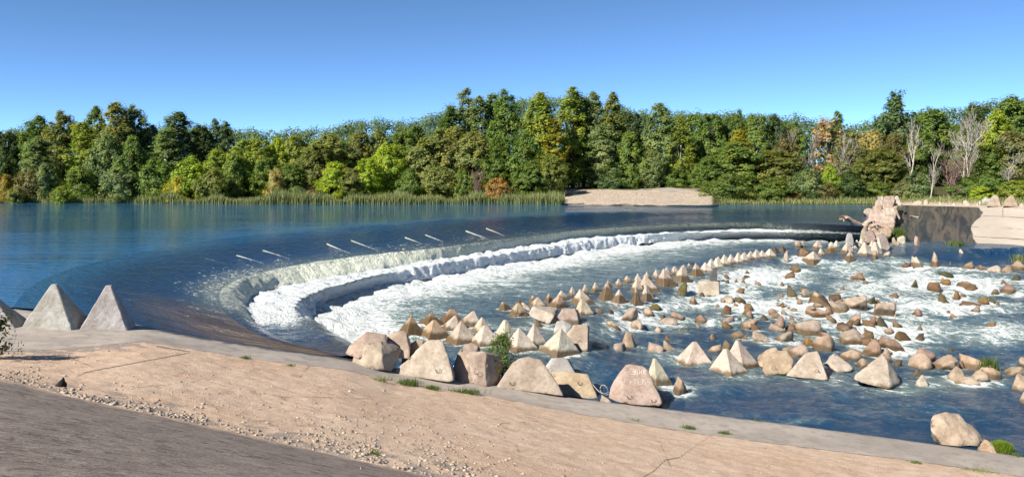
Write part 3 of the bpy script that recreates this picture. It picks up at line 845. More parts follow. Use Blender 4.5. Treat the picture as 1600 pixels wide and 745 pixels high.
def hull(pts, label, c=PINK, contact=None, stain=-1.0, moss=0.0, amp=.015, group=None, name='concrete_block', cat='concrete block', loops=(), z0=None, cuts=5, Y0=None, stir=False):
    """broken concrete block: convex body through points (photo column, row, metres behind the contact point)"""
    if Y0 is None:
        cp = contact or max(pts, key=lambda q: q[1])[:2]
        h0 = hit(*cp); Y0 = h0[1]; zb = h0[2]
    else: zb = z0
    P = np.array([at_y(x, y, Y0 + d) for x, y, d in pts])
    org = np.array((P[:, 0].mean(), Y0 + np.mean([q[2] for q in pts]), zb))
    bm = bmesh.new()
    for q in P - org: bm.verts.new(q)
    r_ = bmesh.ops.convex_hull(bm, input=bm.verts)
    bmesh.ops.delete(bm, geom=[v for v in bm.verts if not v.link_faces], context='VERTS')
    bmesh.ops.dissolve_limit(bm, angle_limit=math.radians(9), verts=bm.verts, edges=bm.edges)
    bmesh.ops.bevel(bm, geom=list(bm.edges), offset=.022, segments=1, profile=.6, affect='EDGES', clamp_overlap=True)
    bmesh.ops.triangulate(bm, faces=bm.faces)
    for _ in range(5):
        le = [e for e in bm.edges if e.calc_length() > .22]
        if not le: break
        bmesh.ops.subdivide_edges(bm, edges=le, cuts=1)
        bmesh.ops.triangulate(bm, faces=[f for f in bm.faces if len(f.verts) > 3])
    bm.normal_update()
    V = np.array([v.co[:] for v in bm.verts]); Nn = np.array([v.normal[:] for v in bm.verts])
    f = np.array([[q.index for q in p.verts] for p in bm.faces]); bm.verts.index_update(); bm.free()
    off = (pts[0][0] * .37) % 60
    V = V + Nn * (amp * fbm(V * 2.6 + off, 4) + amp * 2.2 * -np.clip(fbm(V * 1.1 + off, 3) - .55, 0, 1))[:, None]
    o = obj(name, mesh_np(name, V, f, M['stone'], False), None, org)
    finish(o, c, stain, moss)
    tag(o, label, cat, group)
    for lx, ly, ld, kind in loops:
        q = at_y(lx, ly, Y0 + ld) - org
        s = kind
        pts_ = [(-.10, .05, 0), (-.10, -.05, 0)] + [(.10 * math.cos(t), -.06, .12 * math.sin(t) * s) for t in np.linspace(math.pi, 0, 7)[1:-1]] + [(.10, -.05, 0), (.10, .05, 0)]
        obj('lifting_loop', tube_mesh('lifting_loop', pts_, .012, 6, M['iron']), o, tuple(q))
    if stir: STIR.append((org[0], org[1], (P[:, 0].max() - P[:, 0].min()) * .6))
    return o

# ------------------------------------------------------------------ pyramids standing on the near bank
BG = 'concrete pyramids on the bank by the pool'
pyramid(85, 42, 131, 444, 515, 'grey concrete pyramid on the bank, the whole one between two other bank pyramids', GREYC, -1, yaw=9, trunc=.10, group=BG, stir=False, drop=.12, wide=1.0)
pyramid(170, 124, 210, 446, 516, 'grey bank pyramid half darkened by the shadow of its neighbour, beside the weir', GREYC, -1, yaw=17, trunc=.12, group=BG, stir=False, drop=.25, wide=1.0)
pyramid(-14, -58, 28, 462, 514, 'grey bank pyramid cut by the picture edge beside the leafy bush', GREYC, -1, yaw=20, trunc=.1, group=BG, stir=False, drop=.1)

# ------------------------------------------------------------------ heavy blocks along the kerb, from the weir downstream
KG = 'concrete blocks heaped along the kerb'
hull([(539, 552, 1.2), (546, 540, 1.3), (573, 518, 1.6), (603, 522, 1.8), (606, 545, 1.2), (560, 560, .6), (548, 557, .9), (575, 518, 3.0), (604, 524, 3.0), (545, 545, 2.8), (600, 550, 3)],
     'slab-sided block topped by a lifting loop, at the weir end of the kerb heap', PINK, (560, 572), group=KG, loops=[(586, 517, 2.2, 1)])
hull([(606, 522, 2), (622, 517, 2.1), (634, 517, 2.2), (641, 533, 2), (640, 552, 1.2), (604, 545, 1.2), (625, 516, 3.5), (640, 530, 3.5), (604, 525, 3.5), (608, 560, 1), (640, 560, 1)],
     'low pinkish block leaning behind the one with the dark shaded end face', PINK, (620, 584), group=KG)
hull([(549, 568, .3), (553, 556, .5), (580, 532, .9), (596, 531, 1.0), (597, 556, .2), (591, 579, 0), (576, 577, 0), (626, 543, 1.7), (628, 548, 1.7), (622, 564, 1.3), (612, 579, .6), (606, 533, 2.0), (575, 535, 2.4), (556, 552, 2.0), (600, 577, .1)],
     'bulky pink block with a shaded end face and a crumbled corner', PINK, (592, 580), amp=.04, group=KG, loops=[(577, 571, -.02, -1)])
hull([(627, 562, 1.6), (631, 545, 1.7), (650, 531, 1.8), (662, 530, 1.9), (650, 560, 1.4), (627, 570, 1.2), (655, 531, 2.6), (630, 548, 2.6), (665, 545, 2.6), (660, 570, 1.3)],
     'thin pale slab edge showing behind the broad flat-faced block', TAN, (640, 583), group=KG)
hull([(614, 583, .15), (622, 575, .2), (667, 532, 1.0), (676, 530, 1.1), (692, 533, 1.05), (700, 555, .5), (709, 594, 0), (703, 597, 0), (650, 590, 0), (630, 587, 0), (668, 532, 2.4), (692, 534, 2.5), (712, 588, 1.6), (640, 570, 2.4)],
     'broad flat-faced sandy block with a trapezoid front, largest of the kerb heap', PALE, (680, 596), amp=.02, group=KG, loops=[(684, 577, .15, -1), (643, 573, .3, -1)])
hull([(706, 590, .8), (713, 560, 1.2), (722, 540, 1.6), (735, 536, 1.8), (748, 540, 1.8), (738, 560, 1.1), (740, 600, .4), (720, 598, .4), (735, 537, 3), (712, 562, 3), (750, 545, 3)],
     'knobbly block in the shadow of the broad flat-faced block', PINK, (725, 600), amp=.05, group=KG)
hull([(728, 556, .5), (735, 549, .7), (757, 549, .7), (760, 552, .6), (757, 580, .2), (761, 604, 0), (742, 602, 0), (786, 556, 1.6), (787, 572, 1.5), (780, 600, 1.2), (770, 604, .9), (775, 552, 2.0), (733, 552, 2.2)],
     'block with a narrow sunlit front and a deeply shaded flank below the green bush', PINK, (760, 604), amp=.035, group=KG, loops=[(745, 580, .1, -1)])
hull([(774, 606, .1), (786, 588, .3), (801, 566, .7), (810, 559, .9), (826, 557, .95), (845, 561, .9), (858, 577, .6), (872, 600, .2), (880, 618, 0), (868, 617, 0), (820, 612, 0), (812, 559, 1.7), (846, 562, 1.7), (880, 612, 1.1), (780, 600, 1.2)],
     'rounded hump-shaped pink block with two rusty hooks on its face', PINK, (845, 616), amp=.018, group=KG, loops=[(800, 597, .2, -1), (857, 602, .25, -1)])
hull([(852, 572, 1.4), (862, 559, 1.6), (885, 559, 1.7), (892, 568, 1.6), (899, 583, 1.2), (860, 600, .8), (865, 560, 2.8), (892, 565, 2.8), (855, 580, 2.6), (895, 600, .8)],
     'grey block with a sloping top peeping over between the hump and the stepped block', GREYC, (875, 612), group=KG)
hull([(862, 580, .9), (880, 580, .8), (893, 584, .65), (918, 584, .6), (922, 597, .4), (935, 623, 0), (928, 624, 0), (897, 620, 0), (872, 617, .2), (918, 585, 2.0), (932, 612, 1.4), (868, 580, 2.2), (866, 610, .8)],
     'stepped tan block with a dark gash and a strip of shade, beside the steel cable', TAN, (905, 622), group=KG, loops=[(906, 597, .35, -1)])
gb = hull([(951, 622, .3), (953, 608, .5), (962, 590, .8), (978, 570, 1.1), (984, 568, 1.15), (1004, 571, 1.0), (1012, 577, .9), (1024, 604, .4), (1036, 630, 0), (1030, 635, 0), (1000, 633, -.1), (970, 629, -.05), (962, 627, .05), (986, 569, 2.0), (1010, 577, 2.1), (1034, 625, 1.5), (956, 604, 1.8)],
     'weathered trapezoid block with white hand-painted words on its face', (0.40, 0.325, 0.27), (1000, 634), amp=.028, group=KG, loops=[(983, 618, .12, -1), (1021, 624, .08, -1)])
rock(937.5, 956, 616, 628, 'small broken stone wedged between the stepped block and the painted block', PINK, -1, stir=False)
# the painted words, hand-drawn strokes lying on the face
def strokes(word, x, y, w, h):
    G_ = {'Э': [[(0, .95), (.5, 1), (.95, .75), (1, .45), (.8, .1), (.4, 0), (0, .1)], [(.35, .52), (1, .5)]],
          'д': [[(.15, .1), (.45, .75), (.75, .75), (.8, .1)], [(0, -.15), (.05, .1), (.95, .1), (1, -.15)]],
          'и': [[(.1, .75), (.1, .05), (.8, .7), (.8, 0)]], 'к': [[(.1, .8), (.1, 0)], [(.8, .75), (.12, .4), (.85, 0)]],
          '+': [[(.1, .4), (.9, .4)], [(.5, .8), (.5, 0)]], 'Т': [[(0, .95), (1, .95)], [(.5, .95), (.5, 0)]], 'Е': [[(.9, 1), (.1, 1), (.1, 0), (.9, 0)], [(.1, .5), (.7, .5)]],
          'М': [[(0, 0), (.15, 1), (.5, .35), (.85, 1), (1, 0)]], 'А': [[(0, 0), (.5, 1), (1, 0)], [(.22, .38), (.78, .38)]]}
    cw = w / len(word); out = []
    for i, ch in enumerate(word):
        wd = 1.15 if ch in 'Э' else .78
        for s in G_[ch]: out.append([(x + i * cw + u * cw * wd, y - v * h) for u, v in s])
    return out
dep = bpy.context.evaluated_depsgraph_get()
gme = gb.data
gbvh = BVHTree.FromPolygons([v.co + Vector(gb.location) for v in gme.vertices], [tuple(p.vertices) for p in gme.polygons])
pv, pf, no = [], [], 0
for s in strokes('Эдик', 984.5, 584.5, 28, 8.5) + strokes('+ТЕМА', 983, 600, 34, 8.0):
    P = []
    for (x0, y0), (x1, y1) in zip(s[:-1], s[1:]):
        for t in np.linspace(0, 1, 5):
            x, y = x0 + (x1 - x0) * t, y0 + (y1 - y0) * t
            d = Vector(((x - 800) / F, 1, -(y - HY) / F)).normalized()
            h_ = gbvh.ray_cast(Vector((0, 0, CH)), d, 100)
            if h_[0] is not None: P.append(np.array(h_[0] + h_[1] * .006) - np.array(gb.location))
    P = [p for i, p in enumerate(P) if i == 0 or np.linalg.norm(p - P[i - 1]) > 1e-4]
    if len(P) > 2:
        v, f = tube_np(P, .0095 if s[0][1] < 590 else .006, 5)
        pv.append(v); pf.append(f + no); no += len(v)
gr = obj('graffiti', mesh_np('graffiti', np.concatenate(pv), np.concatenate(pf), M['paint']), gb)
# cable sagging from the stepped block
c0 = np.array(at_y(926, 600, hit(926, 622)[1] + .4)); c1 = np.array(at_y(951, 612, hit(951, 626)[1] + .5))
pts = [c0 * (1 - t) + c1 * t + np.array((0, -.25 * math.sin(math.pi * t), -.16 * math.sin(math.pi * t))) for t in np.linspace(0, 1, 10)]
lp = [c1 + np.array((-.22 + .2 * math.cos(a), -.1, .05 + .3 * math.sin(a) * (1 if math.sin(a) > 0 else .4) - .1 * math.cos(a))) for a in np.linspace(0, 2 * math.pi, 14)]
o = obj('steel_cable', tube_mesh('steel_cable', np.concatenate([pts, lp]), .017, 6, M['cable'])); tag(o, 'frayed pale steel cable looping between the stepped block and the painted block', 'cable')

# ------------------------------------------------------------------ cluster of pyramids behind the kerb heap
CG = 'pyramids clustered behind the kerb heap'
BRN = (0.36, 0.255, 0.165)
def P(*a, **k):
    g = np.random.default_rng(int(a[0] * 3 + a[4]))
    k.setdefault('trunc', float(g.choice([.05, .07, .09, .13, .19])))
    o = pyramid(*a, **k)
    o['stain'] = o['stain'] + float(g.uniform(0, .16))
    f = g.uniform(.86, 1.08); o.color = (o.color[0] * f, o.color[1] * f * g.uniform(.97, 1.02), o.color[2] * f * g.uniform(.94, 1.02), 1)
    return o
P(641, 624, 661, 493.6, 524, 'brown-stained pyramid with a loop, closest of its cluster to the foaming weir', BRN, .5, loop=True, group=CG, yaw=32)
P(675, 655, 691, 489.8, 509, 'brownish looped pyramid between the weir-side one and the dark looped one', BRN, .4, loop=True, group=CG)
P(707, 687, 722, 483, 506, 'dark looped pyramid at the pool edge of the clustered pyramids', (.30, .22, .16), .4, loop=True, group=CG)
P(678, 655, 699, 500, 530, 'tan pyramid standing in front of the two brownish looped ones', TAN, .25, group=CG, yaw=35)
P(710, 691, 720, 493, 516, 'small pale pyramid tucked in front of the dark looped pyramid', PALE, .15, group=CG)
P(738.5, 715, 750, 486, 511, 'pale pyramid on the pool side with brown smears on its lower flank', PALE, .2, group=CG)
P(723, 699, 745, 501, 538, 'large cream pyramid above the knobbly block, its foot stained brown', PALE, .16, group=CG, yaw=28)
P(754, 737, 769, 496, 522, 'pale pyramid crossed by a wire, directly behind the one the bush half covers', PALE, .12, group=CG)
P(760, 738, 782, 508, 541, 'cream pyramid half hidden by the green bush on its weir side', WHITE, .08, group=CG)
P(791, 774, 806, 500, 530, 'pale pyramid with a dark chip in its foot, behind the bush tip', WHITE, .1, group=CG, chip=.04)
P(813, 789, 838, 512, 550, 'large cream pyramid whose base disappears into the green bush', WHITE, .1, group=CG, yaw=30)
P(833.6, 820, 853, 505.5, 540, 'bright pyramid shaded blue on its river flank, next to the biggest white one', WHITE, .05, group=CG, yaw=30)
P(874, 844.5, 901, 513, 557, 'biggest white pyramid of the cluster, sharp edge facing out, beside the tall pink block', WHITE, .10, group=CG, yaw=36, trunc=.05)
hull([(884, 522, .6), (897, 507, .9), (916, 507, .9), (919, 512, .8), (918, 549, 0), (914, 549, 0), (896, 545, .2), (886, 535, .4), (921, 510, 1.6), (920, 548, 1.0), (898, 507, 1.8), (886, 525, 1.8)],
     'tall pink block standing upright in the water beside the biggest white pyramid', PINK, (914, 549), stain=.12, loops=[(906, 534, .35, 1)], stir=True)
hull([(864, 520, .5), (870, 502, .9), (880, 500, 1.0), (895, 508, 1.0), (886, 522, .3), (866, 524, .3), (875, 501, 2.2), (895, 508, 2.2), (866, 515, 2)],
     'grey slanting block lodged between the tall pink block and the brown-footed block', GREYC, (876, 524), stain=.15, stir=True)
hull([(871, 495, .3), (878, 483, .7), (898, 482, .8), (902, 490, .5), (905, 508, 0), (895, 508, 0), (874, 501, .2), (910, 504, 1.4), (903, 484, 2.0), (878, 483, 2.2)],
     'brown-footed block with a flat top, behind the grey slanting block', PINK, (898, 508), stain=.38, stir=True)
hull([(826, 489, .8), (832, 479, 1.1), (862, 489, .6), (866, 494, .4), (858, 507, 0), (850, 504, .1), (830, 495, .5), (872, 481, 2.4), (834, 477, 2.6), (871, 490, 2.2), (845, 478, 3)],
     'long beam-like block lying across the start of the sill', PALE, (858, 507), stain=.05, stir=True)
hull([(814, 473, .5), (818, 472, .6), (829, 482, .3), (828, 486, .1), (819, 482, .2), (820, 473, 1.2), (830, 483, 1.1)], 'thin tilted slab resting between the rounded pyramid and the long beam', PALE, (826, 490), stain=.1, stir=True)
rock(836, 855, 497, 511, 'brown wet stone lying under the long beam-like block', BROWN, .6)

# ------------------------------------------------------------------ the sill: pyramids running away from the kerb
SG = 'concrete pyramids of the river sill'
P(787, 779, 799.5, 471.7, 485, 'small dark-footed pyramid standing apart in the pool, first of the sill', TAN, .3)
P(810, 796.5, 825, 474, 495, 'blunt rounded pyramid at the start of the sill, before the thin tilted slab', TAN, .2, chip=.05, trunc=.2)
P(811, 804, 816, 467, 480, 'brown tip of a pyramid showing above the blunt rounded one', BRN, .6)
P(833, 826, 843, 462, 474, 'pyramid just poolward of the long beam, overlapped by a paler one', PALE, .25)
P(840, 827.7, 851, 464.5, 480, 'paler pyramid standing right behind the long beam-like block', PALE, .1)
P(857.7, 850, 864, 457.6, 473, 'slim pyramid alone between the beam and the sharp grey pyramid', TAN, .25)
P(873, 856, 884.5, 460, 482, 'sharp grey-sided pyramid with a dark foot behind the long beam', TAN, .3, yaw=34)
P(876.5, 868, 889, 453.5, 470, 'pyramid with a black shaded flank poolward of the sharp grey one', PALE, .2)
P(895, 888, 901, 448, 462, 'upright narrow pyramid poolward of the large leaning one', PALE, .15)
P(905, 894, 927, 451.6, 477, 'large leaning pyramid with a long dark flank running down to the rapids', PALE, .35, yaw=30)
P(910, 899, 926, 466.6, 493, 'tilted slab-like pyramid nose-down beside the brown-footed block', PALE, .15, yaw=20, trunc=.2)
P(914, 907, 920, 444.4, 461, 'narrow pyramid between the large leaning one and the rust-streaked one', PALE, .2)
P(931, 923, 937, 441, 457, 'pyramid with rust streaks on its side beside the ochre-skirted one', PALE, .2)
P(947, 936, 959, 442.6, 470, 'pyramid with a broad ochre skirt of algae down to the rapids', PALE, .85, yaw=18)
P(951, 945, 957, 437, 450, 'pink tip of a pyramid rising behind the ochre-skirted one', PINK, .2)
P(967, 956, 978, 452, 474, 'pyramid set forward into the rapids, brown foot, beyond the ochre-skirted one', PALE, .5, yaw=38)
P(965.7, 960, 972, 435, 448, 'small sunlit pyramid third before the wired pair', PALE, .1)
P(980.4, 973, 989, 431, 443, 'sunlit pyramid with a dark flank, next before the wired pair', PALE, .1)
P(996, 990, 1003, 427, 442, 'rear pyramid of the pair tied with wire', PALE, .1)
P(996, 986, 1006, 434.6, 457, 'front pyramid of the pair tied with wire', PALE, .3)
P(994.5, 987, 1002.5, 450, 477, 'lowest pyramid of a stack of three, its foot dark brown', PALE, .75, yaw=20)
P(1008, 1001, 1019, 445.7, 471, 'pyramid with a black flank beside the lowest of the stack of three', PALE, .5)
P(1008.5, 1000, 1027, 428.7, 456, 'pyramid with a long dark ramp-like flank past the wired pair', PALE, .2)
P(1011.4, 1006, 1018, 424, 438, 'tip peeping over the pyramid with the ramp-like flank', PALE, .1)
P(1025.5, 1019, 1034, 421.6, 434, 'small clean pyramid before the big half-brown one', PALE, .1)
P(1039.5, 1027, 1055, 420, 448, 'big pyramid brown over its lower half, mid-sill', PALE, .55, yaw=22)
P(1041, 1035, 1048, 417.6, 432, 'tip rising just behind the big half-brown pyramid', PALE, .1)
P(1054.7, 1048, 1061, 416, 428, 'small rounded pyramid between the two big brown-based ones', PALE, .1, trunc=.2)
P(1065, 1053, 1077, 415.4, 441, 'big pyramid with an ochre foot, upstream of the mossy slab', PALE, .5, yaw=28)
P(1067, 1061, 1074, 413.4, 428, 'tip showing behind the big ochre-footed pyramid', PALE, .1)
P(1077, 1072.5, 1082, 411, 418.5, 'tiny pale pyramid tip poolward of the ochre-footed one', PALE, .05)
P(1088, 1080, 1099, 411, 432, 'pyramid with a straight brown tide line, above the white cube block', PALE, .5, yaw=20)
ORD = ['first', 'second', 'third', 'fourth', 'fifth', 'sixth', 'seventh', 'eighth', 'ninth', 'tenth', 'eleventh']
FR = [(1101, 1095, 1112, 410, 425), (1109.5, 1104, 1118, 406, 422), (1120, 1114, 1129, 403, 419), (1130, 1125, 1139, 400, 414.5), (1141, 1134.6, 1148, 399.5, 414), (1151.6, 1146, 1160, 397, 411),
      (1161, 1156, 1169, 396, 408.5), (1171, 1165.5, 1177.5, 394, 406.5), (1180.5, 1174.5, 1188, 392, 405), (1190, 1185, 1198, 391, 402.5), (1202, 1194, 1211, 389, 402.5)]
for k_, (ax, l, r, tp, bs) in enumerate(FR):
    P(ax, l, r, tp, bs, '%s of the eleven evenly lined pyramids spilling green water, counted from the white cube block' % ORD[k_], WHITE, .12, yaw=24 + (k_ % 3) * 4, drop=.9, wide=1.4)
    if k_ in (1, 2, 3, 4, 5, 6, 7, 8):
        P(ax + 1.5, l + 3, r + 1, tp - 2.2, bs - 6, 'back-rank pyramid tip peeping over the %s of the eleven evenly lined pyramids' % ORD[k_], PALE, .1, yaw=26, wide=1.35)
P(1210.6, 1205, 1218, 385, 396, 'dark grey pyramid at the far end of the evenly lined run', DARK, .1)
P(1223, 1217.5, 1228.5, 382.5, 393, 'brownish dark pyramid poolward of the pale upright stone', (.12, .085, .07), .1)

# ------------------------------------------------------------------ pyramids gathered below the debris pile
DG = 'pyramids below the debris pile'
P(1270.5, 1252.5, 1281, 393, 413.5, 'big sharp-edged pale pyramid alone in white water, between the sill end and the pile', PALE, .12, yaw=38, group=DG)
P(1277, 1269.5, 1284, 376.6, 390, 'pyramid with a dark foot upstream of the big sharp-edged one', PALE, .3, group=DG)
P(1283, 1277.5, 1289, 388, 399.5, 'small bright pyramid just behind the big sharp-edged one', WHITE, .2, group=DG)
P(1299, 1294, 1306, 378, 389, 'bright pyramid above the brown-soaked one', WHITE, .1, group=DG)
P(1297.5, 1290, 1306, 383.5, 395.5, 'brown-soaked low pyramid in front of a bright one', TAN, .5, group=DG)
P(1307, 1302.5, 1312, 376, 387, 'blunt bright pyramid by the thin end of the falls', WHITE, .1, group=DG, trunc=.25)
P(1325, 1315, 1331.5, 378.7, 396.5, 'broad pyramid with a brown foot in front of the grey upright stone', PALE, .3, group=DG)
P(1331.5, 1327, 1338, 377, 388, 'first bright pyramid in the row climbing to the pile', WHITE, .05, group=DG)
P(1339, 1334, 1345, 374.7, 386.5, 'second bright pyramid in the row climbing to the pile', WHITE, .05, group=DG)
P(1346, 1342, 1353, 372, 383.5, 'third bright pyramid in the row climbing to the pile', WHITE, .05, group=DG)
P(1351, 1347, 1357, 369, 380, 'fourth bright pyramid, touching the pile foot', WHITE, .05, group=DG)
P(1351.5, 1341.5, 1363, 379, 399, 'largest bright pyramid of the group below the pile, water spilling from its foot', WHITE, .05, group=DG, yaw=32)
P(1363, 1358, 1368, 375.7, 388, 'narrow bright pyramid behind the largest one below the pile', WHITE, .05, group=DG)
P(1368.5, 1359.5, 1378, 378, 398, 'tall bright pyramid with a grey flank beside the largest one below the pile', WHITE, .05, group=DG, yaw=36)
P(1374, 1369, 1382.5, 371.7, 391, 'steep bright pyramid leaning on the dark grey slab', WHITE, .05, group=DG)
P(1328.5, 1320.5, 1335, 391.7, 409, 'bright pyramid with a dark brown skirt standing farthest out in the rapids below the pile', PALE, .35, group=DG)
hull([(1321, 376, .3), (1323, 366, .5), (1327, 364, .6), (1331, 365, .6), (1334, 376, .3), (1333, 384, 0), (1321, 384, 0), (1327, 364, 1.4), (1333, 372, 1.4)], 'grey upright rounded stone by the end of the falls', GREYC, (1327, 388), stain=.1)
hull([(1370, 384, .3), (1373, 366, .8), (1379, 364, .9), (1384, 368, .8), (1391, 386, .2), (1388, 391, 0), (1374, 390, 0), (1380, 364, 2.2), (1391, 384, 1.8)], 'dark grey flat slab propped on edge at the foot of the pile', (.30, .26, .22), (1385, 391), stain=-1)

# ------------------------------------------------------------------ debris pile on the end of the weir
PG = 'blocks heaped on the end of the weir'
def pile(pts, Y0, z0, label, c=(.485, .41, .335), amp=.035): return hull(pts, label, c, Y0=Y0, z0=z0, amp=amp, group=PG)
pile([(1363, 329, 0), (1368, 316, .8), (1372, 307, 1.4), (1375, 307, 1.5), (1380, 318, .8), (1376, 331, 0), (1373, 307, 3.5), (1380, 320, 3.5), (1363, 331, 3)], 131, 1.0, 'tall pale wedge at the top of the debris pile, toward the pool', PALE)
pile([(1374, 313, .5), (1376, 306.5, .8), (1380, 306.5, .8), (1381, 316, .4), (1378, 320, 0), (1378, 306.5, 2.5), (1382, 318, 2)], 134, 1.0, 'narrow white block tip between the tall wedge and the top slab', WHITE)
pile([(1379, 326, 0), (1381, 308, 1.2), (1384, 306.5, 1.4), (1398, 306.5, 1.3), (1399, 312, 1), (1394, 326, 0), (1384, 306.5, 4), (1399, 308, 4), (1400, 328, 2)], 131, .8, 'flat-topped pinkish slab crowning the debris pile', (.46, .37, .295))
pile([(1398, 310, .5), (1400, 306, .8), (1403, 306, .8), (1409, 320, 0), (1406, 322, 0), (1402, 318, .2), (1401, 306, 2), (1409, 321, 2)], 131, 1.0, 'white leaning wedge on the shore side of the pile top', WHITE)
pile([(1349, 332, 0), (1351, 327, .4), (1357, 325, .6), (1365, 328, .6), (1364, 337, 0), (1354, 337, 0), (1358, 325, 3), (1366, 334, 3), (1350, 334, 3)], 126, 0, 'rounded boulder jutting from the pile toward the pool', (.485, .41, .335))
pile([(1365, 329, 0), (1368, 320, .6), (1376, 319.5, .7), (1378, 329, 0), (1372, 332, 0), (1372, 319.5, 4), (1379, 328, 4), (1364, 331, 4)], 128, .3, 'squat block in the upper middle of the pile, under the pale wedge', TAN)
pile([(1375, 339, 0), (1377, 328, .8), (1385, 325, 1), (1397, 325, 1), (1402, 336, .3), (1396, 342, 0), (1384, 343, 0), (1388, 325, 4), (1402, 330, 4), (1376, 335, 4)], 124, 0, 'large rough block below the flat-topped slab', (.485, .41, .335))
pile([(1396, 345, 0), (1396, 326, 1), (1400, 324, 1.2), (1406, 338, .4), (1407, 343, 0), (1401, 346, 0), (1400, 324, 4), (1407, 342, 3)], 124, 0, 'angular block on the dark wet side of the pile', TAN)
pile([(1356, 345, 0), (1360, 331, .9), (1370, 328, 1.1), (1383, 333, .8), (1385, 345, .2), (1378, 353, 0), (1364, 353, 0), (1372, 328, 4), (1385, 340, 4), (1357, 340, 4)], 118, -.8, 'broad pinkish block in the middle of the pile, above the tree roots', (.485, .41, .335))
pile([(1374, 350, 0), (1377, 341, .7), (1386, 337, 1), (1396, 339, .9), (1399, 348, .2), (1391, 356, 0), (1380, 356.5, 0), (1388, 337, 4), (1399, 344, 4), (1374, 346, 4)], 117, -1.0, 'rounded pink block low on the shore side of the pile', (.485, .41, .335))
pile([(1347, 355, 0), (1350, 346, .6), (1356, 343, .8), (1360, 346, .7), (1357, 357, 0), (1356, 343, 3), (1361, 352, 3), (1348, 352, 3)], 114, -1.6, 'small block where the driftwood log meets the pile', TAN)
pile([(1350, 376, 0), (1352, 364, .8), (1359, 358, 1.2), (1364, 360, 1.1), (1369, 374, .4), (1366, 380, 0), (1354, 380, 0), (1360, 358, 4), (1369, 370, 4), (1350, 372, 4)], 106, -3.6, 'big purplish-grey triangular block at the foot of the pile', (.38, .29, .24))
pile([(1343, 376, 0), (1346, 360, .9), (1352, 352, 1.2), (1355, 358, 1), (1351, 376, 0), (1352, 352, 4), (1344, 370, 4)], 107, -3.6, 'narrow greenish-grey slab on the falls side of the pile foot', (.33, .30, .23))
pile([(1374, 366, 0), (1377, 358, .6), (1390, 355, .8), (1394, 362, .3), (1391, 370, 0), (1380, 371, 0), (1388, 355, 3), (1394, 366, 3)], 109, -2.8, 'flat pale block under the roots, beside the grass clump', TAN)
# hidden core so the pile stands on something
pile([(1350, 386, 1.5), (1394, 388, 1.5), (1352, 352, 5), (1397, 352, 5), (1358, 334, 16), (1402, 330, 16), (1364, 322, 24), (1403, 318, 24), (1350, 374, 4), (1394, 374, 4)], 110, -4, 'pale rubble mass filling the middle of the debris pile', (.40, .32, .25), .10)
rock(1393.5, 1406.5, 370, 384, 'round pale boulder in front of the grass clump by the pile', PINK, .15)
rock(1401.5, 1414, 368, 381, 'round pale boulder overlapping its twin, on the shore side of it', PALE, .15)
rock(1427.5, 1439.5, 368, 384, 'upright pinkish stone against the wet apron', PINK, .1, peak=.3)
rock(1499, 1507, 389, 396, 'small pale stone lying on the wet concrete slope', PALE, -1, stir=False)
# driftwood: trunk and roots on the pile
Yd = 113.0
A_ = at_y(1313, 340, Yd - 1); B_ = at_y(1351, 354, Yd + 1)
tr = [A_ * (1 - t) + B_ * t + np.array((0, 0, .35 * math.sin(t * 5) * (1 - t))) for t in np.linspace(0, 1, 14)]
v, f = tube_np(tr, np.linspace(.24, .44, 14), 8); v = v + .09 * fbm(v * 2.2, 3)[:, None]
root = obj('driftwood_log', mesh_np('driftwood_log', v, f, M['wood'], True)); tag(root, 'bare weathered driftwood tree with stubby roots stretching from the pile over the falls', 'driftwood')
pv, pf, no = [], [], 0
for (x0, y0, x1, y1, w0) in [(1316, 341, 1312, 344, .3), (1316, 340, 1311, 338, .22), (1318, 340, 1314, 336, .25), (1321, 341, 1328, 339, .2), (1317, 342, 1319, 346, .22)]:
    a = at_y(x0, y0, Yd - 1); b = at_y(x1, y1, Yd - 1.6)
    v, f = tube_np([a * (1 - t) + b * t for t in np.linspace(0, 1, 5)], np.linspace(w0, .05, 5), 6); pv.append(v); pf.append(f + no); no += len(v)
obj('branch_stub', mesh_np('branch_stub', np.concatenate(pv), np.concatenate(pf), M['wood'], True), root)
pv, pf, no = [], [], 0
for (x0, y0, x1, y1, w0) in [(1351, 353, 1362, 345, .5), (1355, 352, 1372, 351, .45), (1362, 346, 1371, 357, .4), (1360, 350, 1356, 360, .4), (1366, 350, 1378, 362, .35), (1370, 352, 1384, 358, .4), (1376, 357, 1388, 356, .3)]:
    a = at_y(x0, y0, Yd - 2.5); b = at_y(x1, y1, Yd - 3)
    v, f = tube_np([a * (1 - t) + b * t + np.array((0, 0, .3 * math.sin(3 * t + x0))) * t * (1 - t) * 3 for t in np.linspace(0, 1, 7)], np.linspace(w0, .12, 7), 7); pv.append(v); pf.append(f + no); no += len(v)
obj('root_tangle', mesh_np('root_tangle', np.concatenate(pv), np.concatenate(pf), M['wood'], True), root)
pl = hull([(1421, 337, 0), (1435, 338.5, 0), (1436, 339.5, 0), (1433, 340, 0), (1421, 337.6, 0), (1435, 338.3, 1.2), (1421, 337, 1)], 'pale plank stranded on the dark wet slope beside the pile', WHITE, (1430, 340), name='plank', cat='plank', amp=.01)
